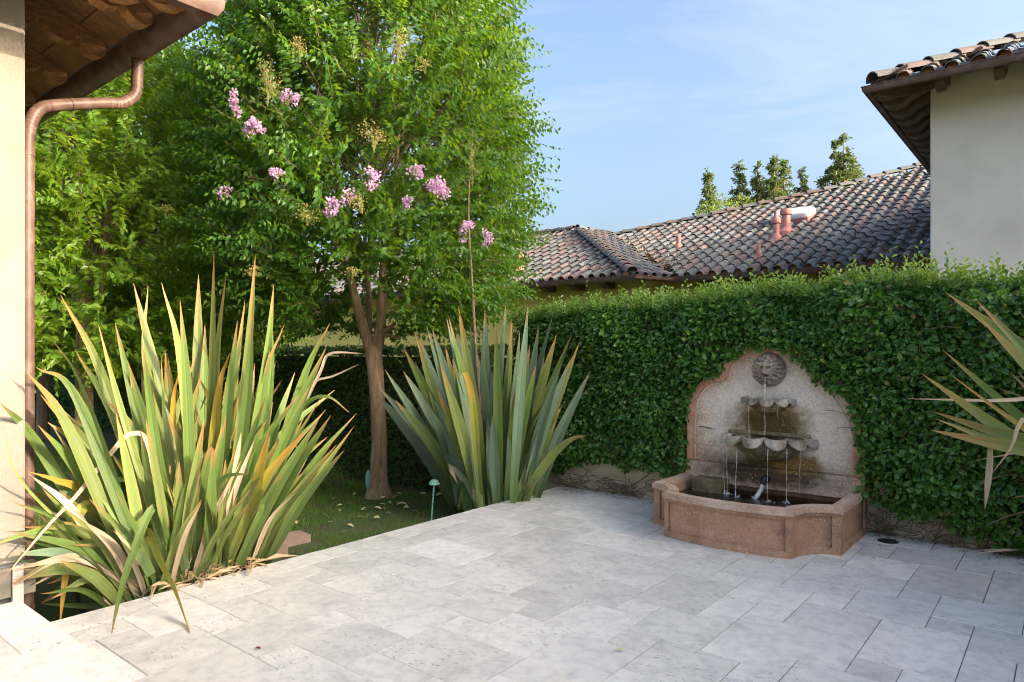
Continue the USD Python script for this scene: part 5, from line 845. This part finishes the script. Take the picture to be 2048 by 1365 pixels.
for nm, pts, in (('flagstone', [(-5.62, 3.12), (-5.36, 3.13), (-5.33, 3.36), (-5.60, 3.38)]), ('flagstone', [(-5.58, 3.40), (-5.33, 3.39), (-5.30, 3.64), (-5.50, 3.66)]), ('flagstone', [(-5.34, 3.10), (-5.12, 3.06), (-5.10, 3.28), (-5.31, 3.35)])):
    k = nm; lab = {0: 'pinkish flat stepping stone in the grass beside the large flax, lower left of three', 1: 'pinkish flat stepping stone, the one farthest from the patio', 2: 'pinkish flat stepping stone, the one closest to the patio edge'}[NAMES.get(('/World', 'stepping_stone'), -1) + 1]
    obj('/World', 'stepping_stone', extr(Polygon(pts).buffer(0.006), 0.075, lambda a, b, c: (a, b, LAWN - 0.035 + c)), 'flagstone', label=lab, category='stepping stone', group='stepping stones in the lawn')
pl_ = thing('path_light', 'green mushroom-capped garden path light on a thin stem at the patio edge', 'lamp')
b = np.array([-4.94, 4.79, -0.24]); tpt = at(868, 968, depth(b) - 0.02)
obj(pl_, 'stem', tube([b, (b + tpt) / 2, tpt], 0.0085, 8), 'verdigris', smooth=True)
obj(pl_, 'cap', lathe([(0.001, 0.045), (0.02, 0.042), (0.04, 0.028), (0.052, 0.008), (0.055, -0.004), (0.05, -0.006), (0.03, 0.004), (0.001, 0.006)], tpt, 20), 'verdigris', smooth=40)
sl_ = thing('spot_light', 'small green bullet spot light at the foot of the crape myrtle trunk', 'lamp')
sp = at(736, 985, 7.95); tt = at(737, 940, 7.9)
obj(sl_, 'body', lathe([(0.001, -0.09), (0.022, -0.085), (0.034, -0.03), (0.036, 0.05), (0.012, 0.115), (0.001, 0.12)], (sp + tt) / 2 + [0, 0, 0.01], 14), 'verdigris', smooth=40)
obj(sl_, 'stake', tube([sp - [0, 0, 0.12], sp + [0, 0, 0.06]], 0.008, 8), 'verdigris')
wd = thing('seedling', 'small light green leafy seedling growing in the lawn before the low hedge', 'plant')
n_ = 26; c_ = at(668, 972, 8.35); c_[2] = LAWN - 0.03; base = c_ + r.normal(0, [0.10, 0.06, 0], (n_, 3)); P1, D1, N1, L1, W1 = shoots(base, np.c_[r.normal(0, 0.3, n_), r.normal(0, 0.3, n_), np.ones(n_)], r.uniform(0.15, 0.42, n_), 10, 0.055, r)
put_leaves(wd, P1, D1, N1, L1, W1, 'hedge_leaf', LEAF8); obj(wd, 'stem', [tube([q, q + [0, 0, 0.22]], 0.003, 4) for q in base], 'twig')
obj('/World', 'garden_hose', tube(curve([at(150, 1105, 4.55), at(152, 1150, 4.4), at(155, 1190, 4.3), at(168, 1225, 4.25), at(215, 1235, 4.3)], 6), 0.0125, 10), 'dark_rubber', smooth=True, label='black hose hanging in the gap between patio and cream house', category='hose')
obj('/World', 'cable', tube(curve([on_y(1345, 900, 6.235), on_y(1312, 935, 6.235), on_y(1285, 958, 6.235), on_y(1262, 972, 6.235), on_y(1240, 980, 6.2)], 6), 0.004, 6), 'dark_rubber', smooth=True, label='thin black cable on the garden wall left of the fountain', category='cable')
def ground_pt(px, py, z=0.0): return at(px, py, F * (H - z) / (py - HY))
def litter(name, px, py, L, W, mt, label, cat, tilt=0.1, ang=None):
    p = ground_pt(px, py, 0.004)[None]; a = r.uniform(0, 6.28) if ang is None else ang
    m2, uv = leaves(p, np.array([[math.cos(a), math.sin(a), tilt]]), np.array([[0.1, 0.1, 1.0]]), L, W, LEAF8, np.array([0.5])); obj('/World', name, m2, mt, uv=uv, label=label, category=cat)
litter('yellow_leaf', 1247, 1302, 0.045, 0.025, 'yellow_petal', 'small yellow leaf lying alone in the middle of the patio', 'leaf', 0.5)
litter('purple_petal', 522, 1298, 0.03, 0.024, 'purple_petal', 'crumpled dark purple petal on the patio in front of the large flax', 'petal', 0.4)
litter('brown_leaf', 1755, 1090, 0.04, 0.012, 'brown_leaf', 'small dark brown seed pod on the patio right of the fountain', 'seed pod', 0.05, -0.6)
litter('yellowed_leaf', 1729, 1111, 0.035, 0.02, 'yellow_petal', 'tiny yellowed leaf on the patio at the right foot of the fountain', 'leaf', 0.3)
litter('brown_leaf', 1745, 1115, 0.03, 0.016, 'brown_leaf', 'curled brown leaf beside the tiny yellowed leaf near the fountain foot', 'leaf', 0.3)
litter('brown_leaf', 1240, 985, 0.07, 0.045, 'dry_blade', 'tan dry leaf on the patio below the wall, left of the fountain', 'leaf', 0.2)
litter('brown_leaf', 1050, 1049, 0.03, 0.015, 'brown_leaf', 'dark leaf scrap on the patio halfway to the far corner', 'leaf', 0.2)
obj('/World', 'floor_grate', [lathe([(0.001, 0.006), (0.06, 0.006), (0.075, 0.003), (0.078, -0.001)], ground_pt(1776, 1083) * [1, 1, 0], 24)], 'dark_rubber', smooth=30, label='small dark oval drain cover set in the patio right of the fountain', category='drain')
n_ = 150; x = np.r_[r.uniform(-4.2, -2.85, 70), r.uniform(-1.25, 0.2, 80)]; p = np.c_[x, 6.2 - np.abs(r.normal(0, 0.10, n_)), np.full(n_, 0.006)]
m2, uv = leaves(p, r.normal(0, 1, (n_, 3)) * [1, 1, 0.12], np.tile([0, 0, 1.0], (n_, 1)) + r.normal(0, 0.2, (n_, 3)), r.uniform(0.012, 0.05, n_), r.uniform(0.006, 0.02, n_), LEAF4); obj('/World', 'wall_foot_litter', m2, 'brown_leaf', uv=uv, kind='stuff', label='brown leaf litter along the foot of the garden wall', category='litter')
fb = thing('dry_flax_leaf', 'pale dry flax leaf lying on the patio at the foot of the hedge, right edge', 'leaf')
for k_ in (0, 1): blade(fb, [ground_pt(2085, 1098 + 3 * k_, 0.05), ground_pt(2010, 1100 + 2 * k_, 0.06), ground_pt(1944, 1102 + 6 * k_, 0.03)], 0.022, D, np.array([0, -0.4, 1.0]), r)

# ------------------------------------------------------------------ trees far behind the roofs
def conifer(label, px, py, hw, lean, seed, sparse=1.0, drop=9.0, dd=60.0, n=7500):
    t = thing('conifer', label, 'tree', 'conifers beyond the roof'); r = np.random.default_rng(seed); top = at(px, py, dd); g = np.array([top[0], top[1], -1.0])
    obj(t, 'trunk', tube(curve([g, (g + top) / 2, top - [0, 0, 0.3]], 4), np.linspace(0.34, 0.03, 9), 8), 'bark', smooth=True)
    hgt = top[2] - 3.0; nb = int(150 * sparse) + 30; z = np.sort(r.random(nb) ** 0.8) * min(hgt, 10.0); a = r.uniform(0, 2 * np.pi, nb)
    ln = 1.2 * hw * (0.10 + 0.88 * np.minimum(z / drop, 1.3) ** 0.95) * r.uniform(0.3, 1.2, nb)
    idx = r.integers(0, nb, n * 2); idx = idx[r.random(n * 2) < (ln[idx] / ln.max()) ** 0.5][:n]; m = len(idx)
    u = r.random(m) ** 0.6; bdir = np.c_[np.cos(a), np.sin(a), r.normal(-0.12, 0.12, nb)][idx]
    P = np.array([top[0], top[1], top[2]]) + bdir * (u * ln[idx])[:, None] - np.array([0, 0, 1.0]) * (z[idx] + 0.22 * (u * ln[idx]) ** 1.4)[:, None] + r.normal(0, 0.10, (m, 3))
    D_ = bdir * 0.5 + r.normal(0, 0.5, (m, 3)) + [0, 0, -0.25]; Lf = r.uniform(0.14, 0.36, m)
    put_leaves(t, P, D_, r.normal(0, 1, (m, 3)), Lf, Lf * 0.5, 'conifer_needle', DIAM, rest_name='crown')
    br = [tube([top - [0, 0, z[i]], top - [0, 0, z[i] + 0.15 * ln[i]] + np.array([np.cos(a[i]), np.sin(a[i]), 0]) * ln[i] * 0.9], [0.035, 0.01], 3, cap=False) for i in range(nb)]
    obj(t, 'branches', br, 'bark', kind='stuff')
for i, (px, py, hw, lab, sp_) in enumerate([(1416, 338, 1.25, 'conifer standing leftmost of the group beyond the roof', 1), (1478, 322, 1.2, 'second conifer from the left beyond the roof, open crown', 0.8), (1516, 324, 1.15, 'middle conifer beyond the roof, narrow and half hidden', 0.8), (1548, 309, 1.2, 'tallest conifer of the left group beyond the roof', 1), (1568, 314, 1.45, 'bushy sunlit conifer right beside the tallest of the left group', 1.4), (1604, 338, 1.15, 'rightmost conifer of the left group, short and open', 0.9)]):
    conifer(lab, px, py, hw, 0, 60 + i, sp_, drop=4.5, dd=60 + (i % 3) * 1.5)
for i, (px, py, hw, lab, sp_) in enumerate([(1688, 266, 1.7, 'tall thin redwood with sparse drooping boughs, highest of all the far trees', 0.45), (1672, 274, 1.9, 'tall sparse redwood just left of the highest one', 0.4), (1708, 304, 1.8, 'lower golden-sided redwood at the right of the tall pair', 0.9)]):
    conifer(lab, px, py, hw, 0, 80 + i, sp_, drop=6.0, dd=62 + i * 1.5, n=5500)
for i, (px, py, w, h, dd, lab) in enumerate([(1432, 388, 2.2, 3.0, 48, 'round light green tree at the left foot of the conifers'), (1492, 386, 2.3, 3.0, 49, 'round light green tree below the middle conifers'), (1537, 396, 1.3, 2.4, 47, 'bright yellow-green small tree right of the round ones')]):
    t = thing('broadleaf_tree', lab, 'tree', 'light green trees beyond the roof'); r = np.random.default_rng(90 + i); top = at(px, py, dd); c_ = top - [0, 0, h]
    obj(t, 'trunk', tube(curve([(c_[0], c_[1], -1.0), (c_[0] + .1, c_[1], c_[2] / 2), c_ + [0, 0, h * 0.3]], 4), np.linspace(0.25, 0.08, 9), 8), 'bark', smooth=True)
    n_ = 3600; u = unit(r.normal(0, 1, (n_, 3))) * (r.random((n_, 1)) ** 0.35); u *= 0.75 + 0.6 * (meshkit.fbm(u * 2.2 + i * 5, 3) - 0.3)[:, None]; P = c_ + u * [w, w, h]
    Lf = r.uniform(0.14, 0.26, n_); put_leaves(t, P, u + r.normal(0, 0.7, (n_, 3)), u + r.normal(0, 0.6, (n_, 3)) + [0, 0, 0.5], Lf, Lf * 0.6, 'far_leaf', LEAF4, rest_name='crown')
t = thing('broadleaf_tree', 'large dark tree added unseen outside the frame to the right, shading the flowering crape myrtle', 'tree'); r = np.random.default_rng(97)  # unseen tree, added to keep low sun off the flowering crape myrtle
obj(t, 'trunk', tube(curve([(8.0, 9.1, -1), (8.1, 9.1, 1.5), (8.0, 9.0, 3.5), (8.1, 8.9, 6.0)], 5), np.linspace(0.45, 0.15, 16), 12, lump=0.2), 'bark', smooth=True)
n_ = 15000; u = unit(r.normal(0, 1, (n_, 3))) * (r.random((n_, 1)) ** 0.35); u *= 0.72 + 0.7 * (meshkit.fbm(u * 2.0 + 9, 3) - 0.3)[:, None]; P = np.array([8.0, 8.9, 6.2]) + u * [1.9, 1.8, 2.9]
Lf = r.uniform(0.25, 0.45, n_); put_leaves(t, P, u + r.normal(0, 0.7, (n_, 3)), u + r.normal(0, 0.6, (n_, 3)) + [0, 0, 0.5], Lf, Lf * 0.6, 'low_hedge_leaf', LEAF4, rest_name='crown')
